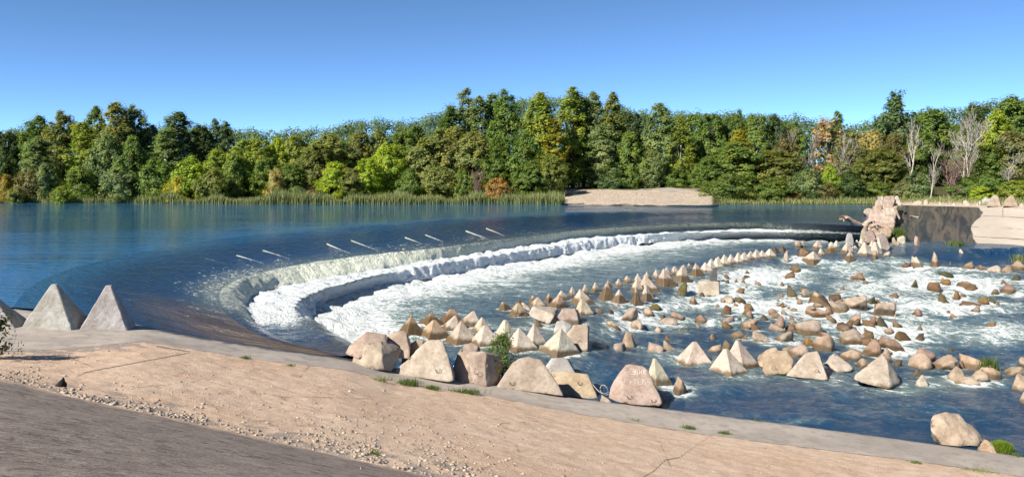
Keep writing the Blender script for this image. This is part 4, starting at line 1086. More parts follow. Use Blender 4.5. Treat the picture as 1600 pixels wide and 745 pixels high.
# two bank blocks on the far slope
hull([(1541, 322, 0), (1546, 312, .8), (1552, 305, 1.3), (1556, 304.5, 1.3), (1561, 309, .9), (1564, 322, 0), (1552, 323, 0), (1553, 305, 2.6), (1564, 318, 2.4), (1542, 318, 2.4)], 'tall hump-backed block on top of the far concrete slope, beside a low boulder', PINK, (1553, 323.5))
hull([(1566, 322, 0), (1571, 312, .8), (1579, 305, 1.3), (1583, 306, 1.3), (1590, 317, .5), (1591, 322, 0), (1580, 323, 0), (1580, 305, 2.6), (1591, 318, 2.4), (1567, 318, 2.4)], 'steep triangular block on the far slope nearest the picture edge', TAN, (1579, 324))
rock(1533, 1549, 307, 319, 'low grey boulder behind the hump-backed block on the far slope', GREYC, -1, stir=False)

# ------------------------------------------------------------------ white and looped blocks in the lower channel
WG = 'pale pyramids in the lower channel'
P(1023, 1009, 1050, 560, 602, 'smooth white pyramid behind the painted block, its foot stained brown', WHITE, .28, yaw=22, trunc=.14, group=WG, wide=1.04)
P(1085.5, 1058, 1110, 534, 570, 'clean white pyramid alone in the calm channel, blunt top', WHITE, .06, yaw=12, trunc=.13, group=WG, wide=1.04)
P(1134, 1107, 1168, 545, 586, 'front one of two overlapping white pyramids, sharp corner toward the bank', WHITE, .08, yaw=38, trunc=.14, group=WG, wide=1.04)
P(1152, 1130, 1186, 531.5, 576, 'rear one of two overlapping white pyramids, banded with wire and a shadow', WHITE, .05, yaw=36, trunc=.1, group=WG, wide=1.04)
hull([(1190.5, 578, .3), (1197, 562, .6), (1206, 549, 1.0), (1228, 547.5, 1.0), (1240, 562, .7), (1237, 577, .2), (1229, 584, 0), (1196, 586, 0), (1215, 547.5, 2.0), (1240, 562, 2.0), (1193, 575, 1.8)],
     'squat looped block with a bright broken edge, next to the leaning round slab', TAN, (1212, 586), stain=.08, amp=.03, loops=[(1209, 575, .15, 1)], stir=True)
hull([(1182, 562, .4), (1186, 553, .7), (1200, 544, 1.0), (1213, 543.5, 1.0), (1217, 548, .9), (1192, 574, 0), (1186, 572, .1), (1205, 543.5, 1.8), (1216, 560, 1.5), (1186, 560, 1.2)],
     'leaning rounded slab with a crack, half behind the squat looped block', TAN, (1194, 576), stain=.05, amp=.05, stir=True)
hull([(1229, 586, .2), (1246, 565, .6), (1258, 551, 1.0), (1277, 548, 1.1), (1280, 553, 1.0), (1294, 593, 0), (1285, 594, 0), (1240, 589, 0), (1262, 550, 2.2), (1280, 551, 2.2), (1293, 588, 1.6), (1234, 583, 1.6)],
     'large sandy frustum with two lifting loops standing at the channel edge', PALE, (1285, 594), stain=.06, amp=.022, loops=[(1276, 580, .22, 1), (1238, 577, .5, 1)], stir=True)
hull([(1334, 591, .5), (1336, 586, .6), (1372, 561, 1.2), (1377, 552, 1.5), (1384, 556, 1.4), (1386, 563, 1.1), (1391, 606, 0), (1387, 608.5, 0), (1340, 596, .3), (1406, 592, 1.2), (1408, 597, 1.1), (1396, 605, .4), (1380, 552, 2.0), (1340, 590, 2.2)],
     'big chipped pyramid with a ridge running down to the calm channel, its largest stone', PALE, (1388, 609), stain=.22, amp=.03, stir=True)
hull([(1286, 570, .7), (1296, 556, 1.0), (1303, 551, 1.2), (1327, 568, .6), (1333, 575, .4), (1330, 580, .1), (1308, 581, 0), (1300, 572, .3), (1306, 552, 1.9), (1333, 573, 1.5)],
     'tilted triangular fragment overhanging dark water, beside the sandy frustum', PALE, (1315, 581), stain=.02, amp=.03, stir=True)
hull([(1090, 441, .4), (1092, 439, .5), (1122, 439.5, .5), (1124, 442, .4), (1124, 461, 0), (1122, 462.5, 0), (1092, 461.5, 0), (1090, 458, .1), (1093, 439, 1.8), (1125, 440, 1.9), (1125, 460, 1.6)],
     'white cube-like block with a square front standing in the rapids', PALE, (1107, 463), stain=.10, amp=.015, stir=True)
hull([(1056, 461, .2), (1060, 450, .5), (1068, 441, .8), (1073, 441, .8), (1072, 461, 0), (1066, 462, 0), (1070, 441, 1.5), (1074, 458, 1.2)], 'mossy slab on edge, yellow-green, upstream of the white cube-like block', (.15, .12, .035), (1066, 462), stain=.5, moss=.7, stir=True)
hull([(1108, 437, .2), (1110, 427, .5), (1115, 420, .9), (1119, 420, .9), (1121, 432, .3), (1120, 440, 0), (1110, 440, 0), (1117, 420, 1.6)], 'dark slate-grey slab on edge behind the white cube-like block', (.10, .095, .10), (1114, 440), stain=-.5, stir=True)
rock(1042.5, 1080, 587.5, 617, 'broken-ended boulder beside the smooth white pyramid, wet brown flank', TAN, .3, crisp=14)

# ------------------------------------------------------------------ loose rocks of the rapids, one by one
RG = 'rocks scattered through the rapids'
def R(l, r, t, b, label, c=TAN, **k): return rock(l, r, t, b, label, c, group=RG, **k)
R(1224, 1237.5, 390.5, 409.5, 'pale upright stone ending the evenly lined pyramids', PALE, stain=.12)
R(1242, 1251, 375.5, 387.5, 'pinkish stone, pool-side half of a touching pair', PINK)
R(1249.5, 1258.5, 374.5, 387, 'pinkish stone, pile-side half of a touching pair', PINK)
R(1245, 1264.5, 387.5, 401.5, 'wet brown boulder behind the big sharp-edged pyramid', BROWN)
R(1233, 1250.5, 414, 425.5, 'brown angular rock, upper of two below the sill end', BROWN, moss=.3)
R(1222, 1241.5, 423, 435.5, 'brown angular rock, lower of two below the sill end', BROWN)
R(1228, 1249, 445, 464.5, 'dark brown lump half swallowed by white water', (.13, .095, .06), moss=.4)
R(1146, 1163.5, 449, 457.5, 'small ochre rock behind the long pink one', BROWN)
R(1123, 1148.5, 461, 474, 'long knobbly pink rock beside the white cube-like block', PINK, stain=.1)
R(1149, 1166.5, 463.5, 473.5, 'flat greenish-brown rock next to the long pink one', (.17, .12, .06), moss=.4)
R(1077.5, 1092.5, 461.5, 476, 'grey pointed rock just below the mossy slab', (.30, .235, .19), peak=.5)
R(1361, 1372, 391.5, 405.5, 'brown-footed round rock under the tall bright pyramid', TAN, stain=.5)
R(1376, 1391, 392.5, 401, 'flat pale rock just below the tall bright pyramid', PALE)
R(1396, 1423.5, 409.5, 418.5, 'low reddish-brown rock awash beyond the pile', (.17, .10, .065))
R(1328.5, 1349, 424, 438, 'lone brown-pink rock in open white water', (.30, .20, .13))
R(1251.5, 1268.5, 450.5, 464.5, 'rounded pink rock beginning the curved ridge of rocks', PINK)
R(1264.5, 1296.5, 456.5, 478, 'wide ochre-footed rock second in the curved ridge', TAN, stain=.6)
R(1292, 1316.5, 459, 470.5, 'dark wet rock third in the curved ridge', (.12, .085, .055))
R(1317, 1359, 460.5, 483, 'long pale-topped rock with a straight brown flank', PINK, stain=.32)
R(1299, 1331, 469, 489, 'knobbly pink rock in front of the long pale-topped one', PINK)
R(1256, 1292.5, 477, 496, 'two-tone rock, brown on one side and pale on the other', (.36, .255, .18))
R(1283.5, 1305.5, 477, 491, 'brownish rock squeezed beside the two-tone rock', (.30, .20, .13))
R(1350.5, 1370.5, 463.5, 475, 'mossy dark rock poking out behind the round-shouldered boulder', MOSSY, moss=.8)
R(1357.5, 1394.5, 469, 494, 'round-shouldered boulder with an ochre lower half', PINK, stain=.55)
R(1315, 1349.5, 487.5, 508.5, 'peaked pink rock with a brown left slope', (.42, .30, .22), peak=.35)
R(1351, 1368.5, 493, 508, 'brown cube-like rock with a black side, next to the peaked pink rock', (.28, .18, .115))
R(1242.5, 1281, 498, 525, 'big domed boulder with a dark hollow in its face', PINK, crisp=7)
R(1302, 1326.5, 505.5, 517, 'dull brown rock behind the long sloping slab rock', (.22, .155, .105))
R(1305, 1355, 513.5, 537, 'long sloping slab rock, pink, with a grey underside', PINK, crisp=13)
R(1272, 1304, 521, 549, 'flat-faced block-like rock with a black vertical side', (.38, .275, .205), crisp=14)
R(1252, 1273, 526.5, 540, 'ochre mossy rock under the domed boulder', (.26, .155, .05))
R(1398, 1422, 516.5, 533, 'brown triangular rock standing apart in foam', (.19, .12, .045), peak=.6, stain=.6)
R(1425.5, 1441.5, 481.5, 493.5, 'small pink rock alone amid fast water, wet shadow beside it', (.33, .22, .17))
R(1340, 1374.5, 528.5, 557, 'faceted brown rock behind the big chipped pyramid', (.30, .215, .155), crisp=14)
R(1376, 1413.5, 526, 547.5, 'smooth sloping rock with a dark brown edge', (.34, .235, .18))
R(1312, 1342.5, 543.5, 563, 'low tan rock between the faceted rock and the triangular fragment', TAN)
R(1337, 1365.5, 557, 575.5, 'grey-tan slab rock wedged beside the big chipped pyramid', (.37, .29, .22))
R(1366, 1394.5, 540, 567, 'rugged rock rising straight behind the big chipped pyramid', TAN)
R(1396, 1408.5, 560.5, 572, 'small dark rock at the shaded side of the big chipped pyramid', (.12, .085, .055))
R(1233, 1261.5, 537.5, 558.5, 'cracked pinkish boulder behind the sandy frustum', PINK)
R(1095, 1125.5, 535.5, 549, 'low rounded rock between the clean white pyramid and the twin pyramids', TAN)
R(1124, 1141, 532.5, 546, 'mottled mossy rock behind the twin white pyramids', (.27, .20, .13), moss=.4)
R(1123, 1144.5, 477, 491.5, 'dark chocolate rock with water pouring round it', (.16, .09, .055))
R(1155, 1173.5, 478.5, 492.5, 'brown wedge rock pointing upstream', (.24, .15, .075), moss=.3)
R(1086, 1110.5, 491.5, 505, 'reddish-brown mound rock below the green eddy', (.29, .19, .13))
R(1119.5, 1149, 494.5, 506, 'crumbly pink rock beside the reddish mound', PINK)
R(1153, 1182, 497.5, 514, 'humped rock with a black shaded end', (.37, .26, .19))
R(1197, 1229.5, 492.5, 515.5, 'big grey-brown block rock with a dark purple side', (.33, .235, .185), crisp=14)
R(1201, 1230.5, 505.5, 519, 'pink lumpy rock leaning on the big grey-brown block rock', PINK)
R(1138.5, 1162.5, 515.5, 528.5, 'mossy-sided rock in the calm water edge', (.28, .20, .14), moss=.3)
R(1173, 1207.5, 516.5, 534.5, 'pale lens-shaped rock with a tide line', PINK, stain=.12)
R(1209, 1242, 517.5, 534, 'pink rock with a deep shadow on its downstream end', PINK)
R(965, 997, 479.5, 502, 'broad pinkish rock with a crumbled foot, below the ochre-skirted pyramid', PINK)
R(1000, 1022.5, 480.5, 494, 'wedge rock between the broad pinkish rock and the mossy one', TAN, peak=.3)
R(1013.5, 1031.5, 474.5, 484.5, 'yellow-brown mossy rock below the stack of three', (.19, .14, .045), moss=.6)
R(944.5, 969, 499.5, 511.5, 'lumpy tan rock out in the blue channel', TAN, stain=.15)
R(984.5, 1007, 499.5, 513.5, 'small pointed pinkish rock in the blue channel', PINK, peak=.4, stain=.08)
R(1021, 1037.5, 508.5, 519.5, 'small pale rock with a flat front by the low plank-like slab', PALE, stain=.1)
R(1011.5, 1060.5, 498.5, 506.5, 'low plank-like slab barely above water', PINK, stain=.02, crisp=16, depth=.35)
R(1046, 1070.5, 486, 499, 'grey rock with a dark leeward side above the plank-like slab', (.33, .25, .20))
R(1055, 1072.5, 512.5, 521, 'small dull grey flat rock in the channel', (.26, .215, .17), crisp=14)
R(971.5, 1002, 518, 543, 'pyramid-shaped rock with a crumbled pink foot', TAN, peak=.6, stain=.05)
R(957, 979.5, 535.5, 548, 'rounded stone touching the pyramid-shaped rock', PINK, stain=.06)
R(1009.5, 1037.5, 535.5, 549.5, 'flat-topped pink stone alone in the blue channel', PINK, stain=.04)
R(1037, 1062.5, 531, 547, 'tan sloping stone in front of a brown one', TAN, stain=.06)
R(1038, 1058, 524.5, 533.5, 'brown rock behind the tan sloping stone', (.24, .15, .07))
R(929.5, 943.5, 481.5, 489.5, 'small brownish rock at the foot of the tilted slab-like pyramid', (.27, .20, .15))
R(942.5, 960.5, 484.5, 489.5, 'low dark rock awash beside the small brownish one', (.10, .075, .055))
R(1426, 1448.5, 400, 418, 'peaked pale rock with a brown foot in smooth water beyond the pile', PALE, peak=.4, stain=.4)
R(1451, 1480.5, 392.5, 417, 'large peaked pink rock with a brown band, beside the calm strip', PINK, peak=.5, stain=.55, depth=.8)
R(1480.5, 1489, 407.5, 413.5, 'little brown stone next to the large peaked pink rock', BROWN)
R(1503, 1520.5, 407.5, 421, 'two-lobed brownish stone at the calm strip', (.28, .19, .135))
R(1528, 1541.5, 413.5, 422, 'low reddish stone between the two-lobed stone and the flat pair', (.27, .19, .14))
R(1542, 1566, 414.5, 425, 'flat pale stone, pile-side half of a flat pair', PALE, stain=.05)
R(1563, 1584, 415, 426, 'flat brownish stone, outer half of a flat pair', (.34, .25, .18), stain=.1)
R(1579, 1604, 406.5, 423, 'bulky tan boulder under the yellow grass at the picture edge', TAN, moss=.3)
R(1470, 1491.5, 424.5, 434, 'dark green mossy rock in the upper rapids', MOSSY, moss=1.0)
R(1465, 1482.5, 435.5, 445.5, 'small ochre rock above the two-tone oval rock', (.23, .13, .045))
R(1451.5, 1473.5, 440.5, 456.5, 'oval wet rock with one pale patch', (.20, .125, .07))
R(1417, 1435.5, 436.5, 449.5, 'dark slanted rock breaking white water alone', (.13, .11, .05), moss=.6)
R(1496.5, 1524.5, 439.5, 454.5, 'wide pink-topped brown rock amid the far rapids', (.36, .25, .185), stain=.4)
R(1468.5, 1487.5, 457.5, 474.5, 'slanting green-brown rock below the oval wet rock', (.16, .115, .05), moss=.5)
R(1487.5, 1505.5, 454.5, 469.5, 'slanting ochre rock upstream of the log-like flat rock', (.22, .13, .05))
R(1503, 1531, 471, 478.5, 'log-like flat rock lying level in the foam', (.15, .10, .055))
R(1527, 1543.5, 464.5, 475.5, 'golden-brown wet rock next to the green mossy oval', (.24, .15, .04))
R(1546.5, 1566, 462, 474.5, 'green mossy oval rock in the far rapids', (.09, .095, .025), moss=.9)
R(1562.5, 1588.5, 443.5, 461.5, 'round pinkish-brown boulder with water curling round it', (.31, .21, .15), stain=.3)
R(1579, 1598, 430.5, 438.5, 'dark drowned rock near the picture edge', (.09, .08, .055), moss=.5)
R(1422, 1455, 551, 577, 'smooth faceted tan boulder in front of the taller round one', TAN, crisp=13, stain=.15)
R(1430, 1461, 543, 566, 'taller round boulder behind the smooth faceted one', (.38, .28, .21))
R(1457, 1496, 555.5, 577.5, 'broad cracked boulder beside the round-and-faceted pair', TAN)
R(1489.5, 1506, 563.5, 575, 'brown rock at the shoulder of the broad cracked boulder', (.22, .145, .095))
R(1506.5, 1546, 554.5, 579.5, 'big sloping boulder with a straight dark tide line', TAN, stain=.3, crisp=12)
R(1531, 1563.5, 572.5, 592.5, 'brown-bellied boulder under the tall grass sprig', TAN, stain=.35)
R(1512, 1540.5, 578.5, 596, 'tan boulder in front of the sloping one with the tide line', TAN, stain=.1)
R(1476, 1506.5, 572, 594.5, 'pitted tan boulder with a black side', TAN, stain=.05)
R(1484, 1525.5, 587.5, 602, 'low smooth tongue of rock at the channel edge', PINK, stain=.08)
R(1421.5, 1453.5, 585, 604.5, 'pale low pyramid-like stone alone near the channel', PALE, peak=.35, stain=.04)
R(1418, 1444, 575.5, 588.5, 'mossy brown rock behind the pale low stone', (.22, .15, .085), moss=.6)
R(1563, 1606, 570.5, 585.5, 'long level boulder running out of the picture', TAN, stain=.1)
R(1586.5, 1618, 557.5, 572.5, 'upper boulder at the picture edge, behind the long level one', TAN)
R(1571, 1616, 585, 610, 'large rounded boulder at the picture edge in front of the long level one', TAN, stain=.12)
R(1588.5, 1630, 611, 631, 'pale boulder at the picture edge standing out in the calm channel', PALE, stain=.12)

# ------------------------------------------------------------------ boulders on the kerb
hull([(1453, 655, .5), (1459, 650, .6), (1476, 645.5, .9), (1497, 648.5, .9), (1518, 665, .7), (1539, 686, .4), (1541, 690, .3), (1528, 696, 0), (1500, 697, -.1), (1466, 694, 0), (1455, 672, .3), (1478, 646, 1.7), (1500, 650, 1.8), (1538, 686, 1.3), (1460, 690, 1.3), (1485, 668, .25), (1510, 680, .05)],
     'big craggy tan boulder resting on the kerb above the water', (0.47, 0.385, 0.295), (1500, 697), amp=.075, name='boulder', cat='boulder')
rock(1530, 1568, 684.5, 707, 'smaller tan boulder beside the craggy one, draped with bright grass', (.44, .335, .24), -1, name='boulder', cat='boulder', stir=False, seed=8, peak=.02)
rock(72, 104, 588, 604, 'black lump of broken asphalt at the road edge', (.025, .024, .025), -1, name='asphalt_lump', cat='asphalt lump', stir=False)
for (x, y, w, lb) in [(425, 604, 9, 'palm-sized pinkish stone lying alone on the sandy slope'), (545, 612, 8, 'flat pale stone alone on the sandy slope, below the grass tufts'), (600, 611, 7, 'small pale stone closest to the grass tufts along the seam'), (563, 732, 7, 'white pebble alone on the dark asphalt'), (130, 603, 10, 'angular pale chunk in the rubble beside the asphalt lump')]:
    rock(x - w / 2, x + w / 2, y - w * .55, y, lb, PALE, -1, name='stone', cat='stone', stir=False, n=3)

# small stones awash between the big ones
rw = np.random.default_rng(77)
for _ in range(110):
    if rw.random() < .6: cx_ = rw.uniform(1130, 1410); cy_ = 468 + (cx_ - 1130) * .16 + rw.normal(0, 26)
    else: cx_ = rw.uniform(960, 1590); cy_ = rw.uniform(430, 560)
    w_ = rw.uniform(7, 17) * (cy_ - 265) / 240 * 1.1
    rock(cx_ - w_ / 2, cx_ + w_ / 2, cy_ - w_ * rw.uniform(.5, .85), cy_, 'small wet brown stone awash among the larger rocks of the rapids', [BROWN, (.27, .19, .13), DARK, (.33, .245, .18)][rw.integers(4)], group='small stones awash in the rapids', name='small_rock', n=2, moss=float(rw.random() < .3) * .5)

# rubble and gravel along the road edge and over the slope
def scatter(n, pick, smin, smax, name, mat, label):
    v, f = ICO[1]
    Vs, Fs, Rn = [], [], []
    r = np.random.default_rng(5)
    k = 0
    for _ in range(n):
        q = pick(r)
        if q is None: continue
        s = smin * (smax / smin) ** (r.random() ** 3.0)
        rr = v * (1 + .45 * (r.random((len(v), 1)) - .5)) * np.array((s * r.uniform(.7, 1.5), s * r.uniform(.7, 1.2), s * r.uniform(.35, .8)))
        a = r.uniform(0, 6.28); ca, sa = math.cos(a), math.sin(a)
        rr[:, :2] = rr[:, :2] @ np.array([[ca, sa], [-sa, ca]])
        Vs.append(rr + q + np.array((0, 0, s * .2))); Fs.append(f + k); k += len(v); Rn.append(np.full(len(v), r.random()))
    o = obj(name, mesh_np(name, np.concatenate(Vs), np.concatenate(Fs), mat, False, {'rnd': np.concatenate(Rn)}))
    struct(o, 'stuff', label)
    return o
bpv = Vs  # slope grid
def on_bank(px, u):
    i = (px + 900) / 3; i0 = int(np.clip(i, 0, len(xs) - 2)); t = i - i0
    j = int(np.clip(u, 0, .999) * (NSL - 1))
    return bpv[j, i0] * (1 - t) + bpv[j, i0 + 1] * t
def pick_edge(r):
    px = r.uniform(-80, 1000)
    w = .018 + .05 * (.5 + .5 * math.sin(px / 37)) + (.10 if 650 < px < 900 else 0) + (.06 if px < 130 else 0)
    w *= 1.6 if vnoise(np.array([[px / 45, 3.3, 0]]))[0] > .1 else .7
    if r.random() > .18 + .95 * np.clip(.5 + .9 * vnoise(np.array([[px / 28, 0, 0]]))[0], 0, 1): return None
    return on_bank(px, 1 - abs(r.normal(0, w)))
def pick_slope(r):
    if r.random() < .55:
        px = r.normal(600, 140); u = 1 - abs(r.normal(0, .30))
    else:
        px = r.uniform(-50, 1700); u = r.uniform(.06, 1)
    if not 0.04 < u < 1: return None
    return on_bank(px, u)
slope_grid = bpv
scatter(8000, pick_edge, .006, .06, 'gravel', M['pebble'], 'pale broken rubble along the asphalt edge')
scatter(4200, pick_slope, .007, .045, 'pebbles', M['pebble'], 'small stones strewn over the sandy slope')

# ------------------------------------------------------------------ the river, stirred by the stones standing in it
X, Y = RIVER['V'][..., 0], RIVER['V'][..., 1]
fo = RIVER['foam']
extra = np.zeros_like(fo)
for sx, sy, sr in STIR:
    m = (np.abs(X - sx) < 4 * sr + 2) & (np.abs(Y - sy) < 4 * sr + 2)
    if not m.any(): continue
    dx, dy = X[m] - sx, Y[m] - sy
    d = np.hypot(dx, dy)
    ring = np.exp(-((d - sr * .9) / (.30 * sr + .12)) ** 2)
    al = dx * .86 - dy * .5; ac = dx * .5 + dy * .86
    wake = np.where(al > 0, np.exp(-(ac / (sr * .8)) ** 2) * np.exp(-al / (2.2 * sr + .5)), 0)
    base = fo[m]
    extra[m] = np.maximum(extra[m], (.34 * ring + .42 * wake) * (.35 + .9 * np.clip(base, 0, 1)))
fo = np.clip(fo + extra, 0, 1.05)
struct(obj('river_water', mesh_np('river_water', RIVER['V'].reshape(-1, 3), RIVER['faces'], M['river'], True, {'foam': fo})))

# ------------------------------------------------------------------ vegetation
def cards(c, nrm, size, r, aspect=.75):
    """one small leaf-spray quad per centre"""
    n = len(c)
    nrm = nrm / (np.linalg.norm(nrm, axis=1)[:, None] + 1e-9)
    t = np.cross(nrm, r.normal(size=(n, 3))); t /= np.linalg.norm(t, axis=1)[:, None] + 1e-9
    b = np.cross(nrm, t)
    s = size * r.uniform(.6, 1.3, n)[:, None]
    V = np.stack([c - t * s, c - b * s * aspect * r.uniform(.5, 1, (n, 1)), c + t * s, c + b * s * aspect * r.uniform(.5, 1, (n, 1))], 1).reshape(-1, 3)
    return V, np.arange(4 * n).reshape(n, 4)

def crown_proto(name, seed, h, w, shape, nclump, nleaf, leaf, base=.08, cl=.17, gap=0.0):
    r = np.random.default_rng(seed)
    C, R = [], []
    lobes = [(r.uniform(-.3, .3), r.uniform(-.3, .3), r.uniform(.35, .9), r.uniform(.45, .75)) for _ in range(5)]
    tries = 0
    while len(C) < nclump and tries < nclump * 60:
        tries += 1
        z = r.uniform(0, 1); a = r.uniform(0, 2 * math.pi)
        if shape == 'tall': prof = min(1, .55 + 2.2 * z) * (1 - z ** 5) ** .6 * (.84 + .16 * math.sin(3 * a + 5 * z + seed))
        elif shape == 'column': prof = (1 - z ** 5.5) ** .6 * (.7 + .3 * min(1, z * 4)) * (.84 + .16 * math.sin(3 * a + 7 * z + seed))
        elif shape == 'round': prof = math.sqrt(max(0, 1 - (1.7 * z - .78) ** 2 / .95)) * (.84 + .16 * math.sin(3 * a + 5 * z + seed))
        elif shape == 'bush': prof = math.sqrt(max(0, 1 - z ** 2.2)) * (.70 + .30 * math.sin(3 * a + 5 * z + seed))
        else: prof = math.sqrt(max(0, 1 - (2 * z - 1) ** 4)) * (.6 + .4 * math.sin(3 * a + 7 * z + seed))
        q = prof * math.sqrt(r.uniform(.12, 1))
        if gap and vnoise(np.array([[math.cos(a) * q * 2.2, math.sin(a) * q * 2.2, z * 5 + seed]]))[0] < -1 + 2 * gap: continue
        C.append((q * w / 2 * math.cos(a), q * w / 2 * math.sin(a), h * (base + (1 - base - .03) * z) * (1 - z * .16 * (.5 + .5 * math.sin(2 * a + seed * 1.7)) * min(1, q * 1.6))))
        R.append(w * cl * r.uniform(.35, 1.45) * (1 - .1 * z if shape in ('column', 'tall') else 1 - .2 * z))
    C, R = np.array(C), np.array(R)
    k = len(C)
    idx = np.repeat(np.arange(k), nleaf)
    d = r.normal(size=(len(idx), 3)); d /= np.linalg.norm(d, axis=1)[:, None]
    rad = R[idx] * r.uniform(.05, 1.25, len(idx)) ** .7
    P_ = C[idx] + d * rad[:, None] * np.array((1, 1, 1.1)) + r.normal(0, .012 * w, (len(idx), 3))
    P_[:, 2] = np.maximum(P_[:, 2], .05)
    out = P_ - np.array((0, 0, h * .45)); out /= np.linalg.norm(out, axis=1)[:, None]
    V, f = cards(P_, d * .8 + out * 1.0 + np.array((0, 0, .35)) + r.normal(size=d.shape) * .35, leaf, r)
    rnd = np.repeat(np.clip(.5 * r.random(k)[idx] + .5 * r.random(len(idx)), 0, 1), 4)
    crown = mesh_np(name + '_crown', V, f, M['leaf'], False, {'rnd': rnd})
    tv, tf, no = [], [], 0
    def add(p, rad_, kk=6):
        nonlocal no
        v, ff = tube_np(p, rad_, kk); tv.append(v); tf.append(ff + no); no += len(v)
    th = h * .86
    bend = r.normal(0, .03 * h, 2)
    trunk = [np.array((bend[0] * t * t, bend[1] * t * t, -.6 + (th + .6) * t)) for t in np.linspace(0, 1, 9)]
    add(trunk, np.linspace(h * .014 + .04, .03, 9), 7)
    for i in r.choice(k, min(k, 26), replace=False):
        z0 = C[i, 2] * r.uniform(.45, .75); t0 = np.clip(z0 / th, 0, 1)
        s = np.array((bend[0] * t0 * t0, bend[1] * t0 * t0, z0))
        add([s * (1 - t) + C[i] * t + np.array((0, 0, -.06 * h * t * (1 - t))) for t in np.linspace(0, 1, 4)], np.linspace(h * .005 + .02, .015, 4), 4)
    return crown, mesh_np(name + '_trunk', np.concatenate(tv), np.concatenate(tf), M['bark'], True), V[:, 2].max(), np.percentile(np.abs(V[:, 0]), 98) * 2

def bare_proto(name, seed, h, w, twig=4, stems=1, dense=1.0):
    r = np.random.default_rng(seed)
    tv, tf, no = [], [], 0
    wv, wf, wo = [], [], 0
    def grow(p, d, L, rad, lev):
        nonlocal no, wo
        m = 5
        pts = [p]
        dd = d.copy()
        for _ in range(m):
            dd = dd + r.normal(0, .10, 3) + np.array((0, 0, .06)); dd /= np.linalg.norm(dd)
            pts.append(pts[-1] + dd * L / m)
        v, ff = tube_np(pts, np.linspace(rad, rad * .55, m + 1), 5 if lev < 2 else 3)
        if lev < 2: tv.append(v); tf.append(ff + no); no += len(v)
        else: wv.append(v); wf.append(ff + wo); wo += len(v)
        if lev >= twig: return
        nb = int((4 if lev == 0 else 3) * dense + r.integers(0, 3))
        for _ in range(nb):
            t = r.uniform(.35, 1.0) if lev else r.uniform(.28, 1.0)
            q = np.array(pts)[int(t * m)]
            nd = dd * .75 + r.normal(0, .55, 3) * np.array((w / h * 1.9, w / h * 1.9, .5)) + np.array((0, 0, .25)); nd /= np.linalg.norm(nd)
            grow(q, nd, L * r.uniform(.45, .68), max(.022, rad * .5), lev + 1)
    for s in range(stems):
        a = r.uniform(0, 6.28)
        d = np.array((math.cos(a) * .22 * (stems > 1), math.sin(a) * .22 * (stems > 1), 1.0)); d /= np.linalg.norm(d)
        grow(np.array((0, 0, -.5)), d, h * .58, h * .0105 + .03, 0)
    return (mesh_np(name + '_twigs', np.concatenate(wv), np.concatenate(wf), M['bark'], True), mesh_np(name + '_trunk', np.concatenate(tv), np.concatenate(tf), M['bark'], True), np.concatenate(wv)[:, 2].max(), np.percentile(np.abs(np.concatenate(wv)[:, 0]), 97) * 2)

PROTO = {
    'tall': [crown_proto('tall', 11 + i, 20, 7.5, 'tall', 280, 64, .23, .04, .10, .34) for i in range(3)],
    'column': [crown_proto('column', 31 + i, 20, 5.0, 'column', 190, 56, .21, .05, .13, .30) for i in range(3)],
    'round': [crown_proto('round', 51 + i, 14, 9, 'round', 270, 64, .22, .03, .085, .34) for i in range(4)],
    'airy': [crown_proto('airy', 71 + i, 18, 7, 'airy', 90, 46, .27, .25, .11, .52) for i in range(2)],
    'bush': [crown_proto('bush', 81 + i, 6, 6.5, 'bush', 170, 60, .16, .01, .09, .30) for i in range(4)],
    'bare': [bare_proto('bare', 91 + i, 16, 6) for i in range(3)],
    'thicket': [bare_proto('thicket', 101 + i, 9, 6, 4, 5, .8) for i in range(2)],
    'dry': [crown_proto('dry', 111, 16, 5.5, 'tall', 110, 34, .22, .2, .12, .45)],
}
LF = dict(dark=(.085, .135, .052), blue=(.115, .180, .092), green=(.145, .225, .062), mid=(.170, .245, .068), yg=(.235, .300, .062), lime=(.300, .400, .055), olive=(.205, .240, .075), willow=(.235, .270, .100),
          pale=(.190, .260, .125), yellow=(.36, .35, .06), gold=(.30, .25, .06), rust=(.30, .20, .08), brown=(.19, .18, .085), beige=(.40, .33, .23), grey=(.200, .225, .120), purple=(.27, .20, .165), straw=(.36, .33, .15))
BK = dict(n=(.10, .075, .055), w=(.50, .46, .40), p=(.24, .165, .145), g=(.26, .21, .17))
tree_n = {}
def tree(px, top, wpx, Y, kind, leaf, label, bark='n', base=None, cat='tree', group='trees along the far bank', lean=0.0, name='tree'):
    k = tree_n.get(kind, 0); tree_n[kind] = k + 1
    crown, trunk, ph, pw = PROTO[kind][k % len(PROTO[kind])]
    if kind == 'column': wpx *= 1.35
    x = (px - 800) / F * Y
    if base is None:
        q = BVH[BVH_TER].ray_cast(Vector((x, Y, 60)), Vector((0, 0, -1)))
        z = q[0].z if q[0] is not None else 2.3
    else: z = CH - (base - HY) / F * Y
    H = CH - (top - HY) / F * Y - z
    W = wpx / F * Y
    rr = random.Random(int(px * 31 + top))
    e = empty(name, (x, Y, z), label, cat, group)
    sc = (W / pw * 1.06, W / pw * 1.06 * rr.uniform(.9, 1.1), H / ph * 1.02)
    rot = rr.uniform(0, 6.28)
    t = obj('trunk', trunk, e); c = obj('twigs' if kind in ('bare', 'thicket') else 'crown', crown, e)
    for o in (t, c):
        o.scale = sc; o.rotation_euler = (0, lean, rot) if not lean else (lean * math.sin(rot), lean * math.cos(rot), rot)
    t.color = (*BK[bark], 1)
    c.color = (*(BK[bark] if kind in ('bare', 'thicket') and leaf is None else jig(LF[leaf], .12)), 1)
    return e
def shrub(*a, **k):
    k.setdefault('cat', 'shrub'); k.setdefault('group', 'shrubs along the far bank'); k.setdefault('name', 'shrub')
    return tree(*a, **k)

T = tree
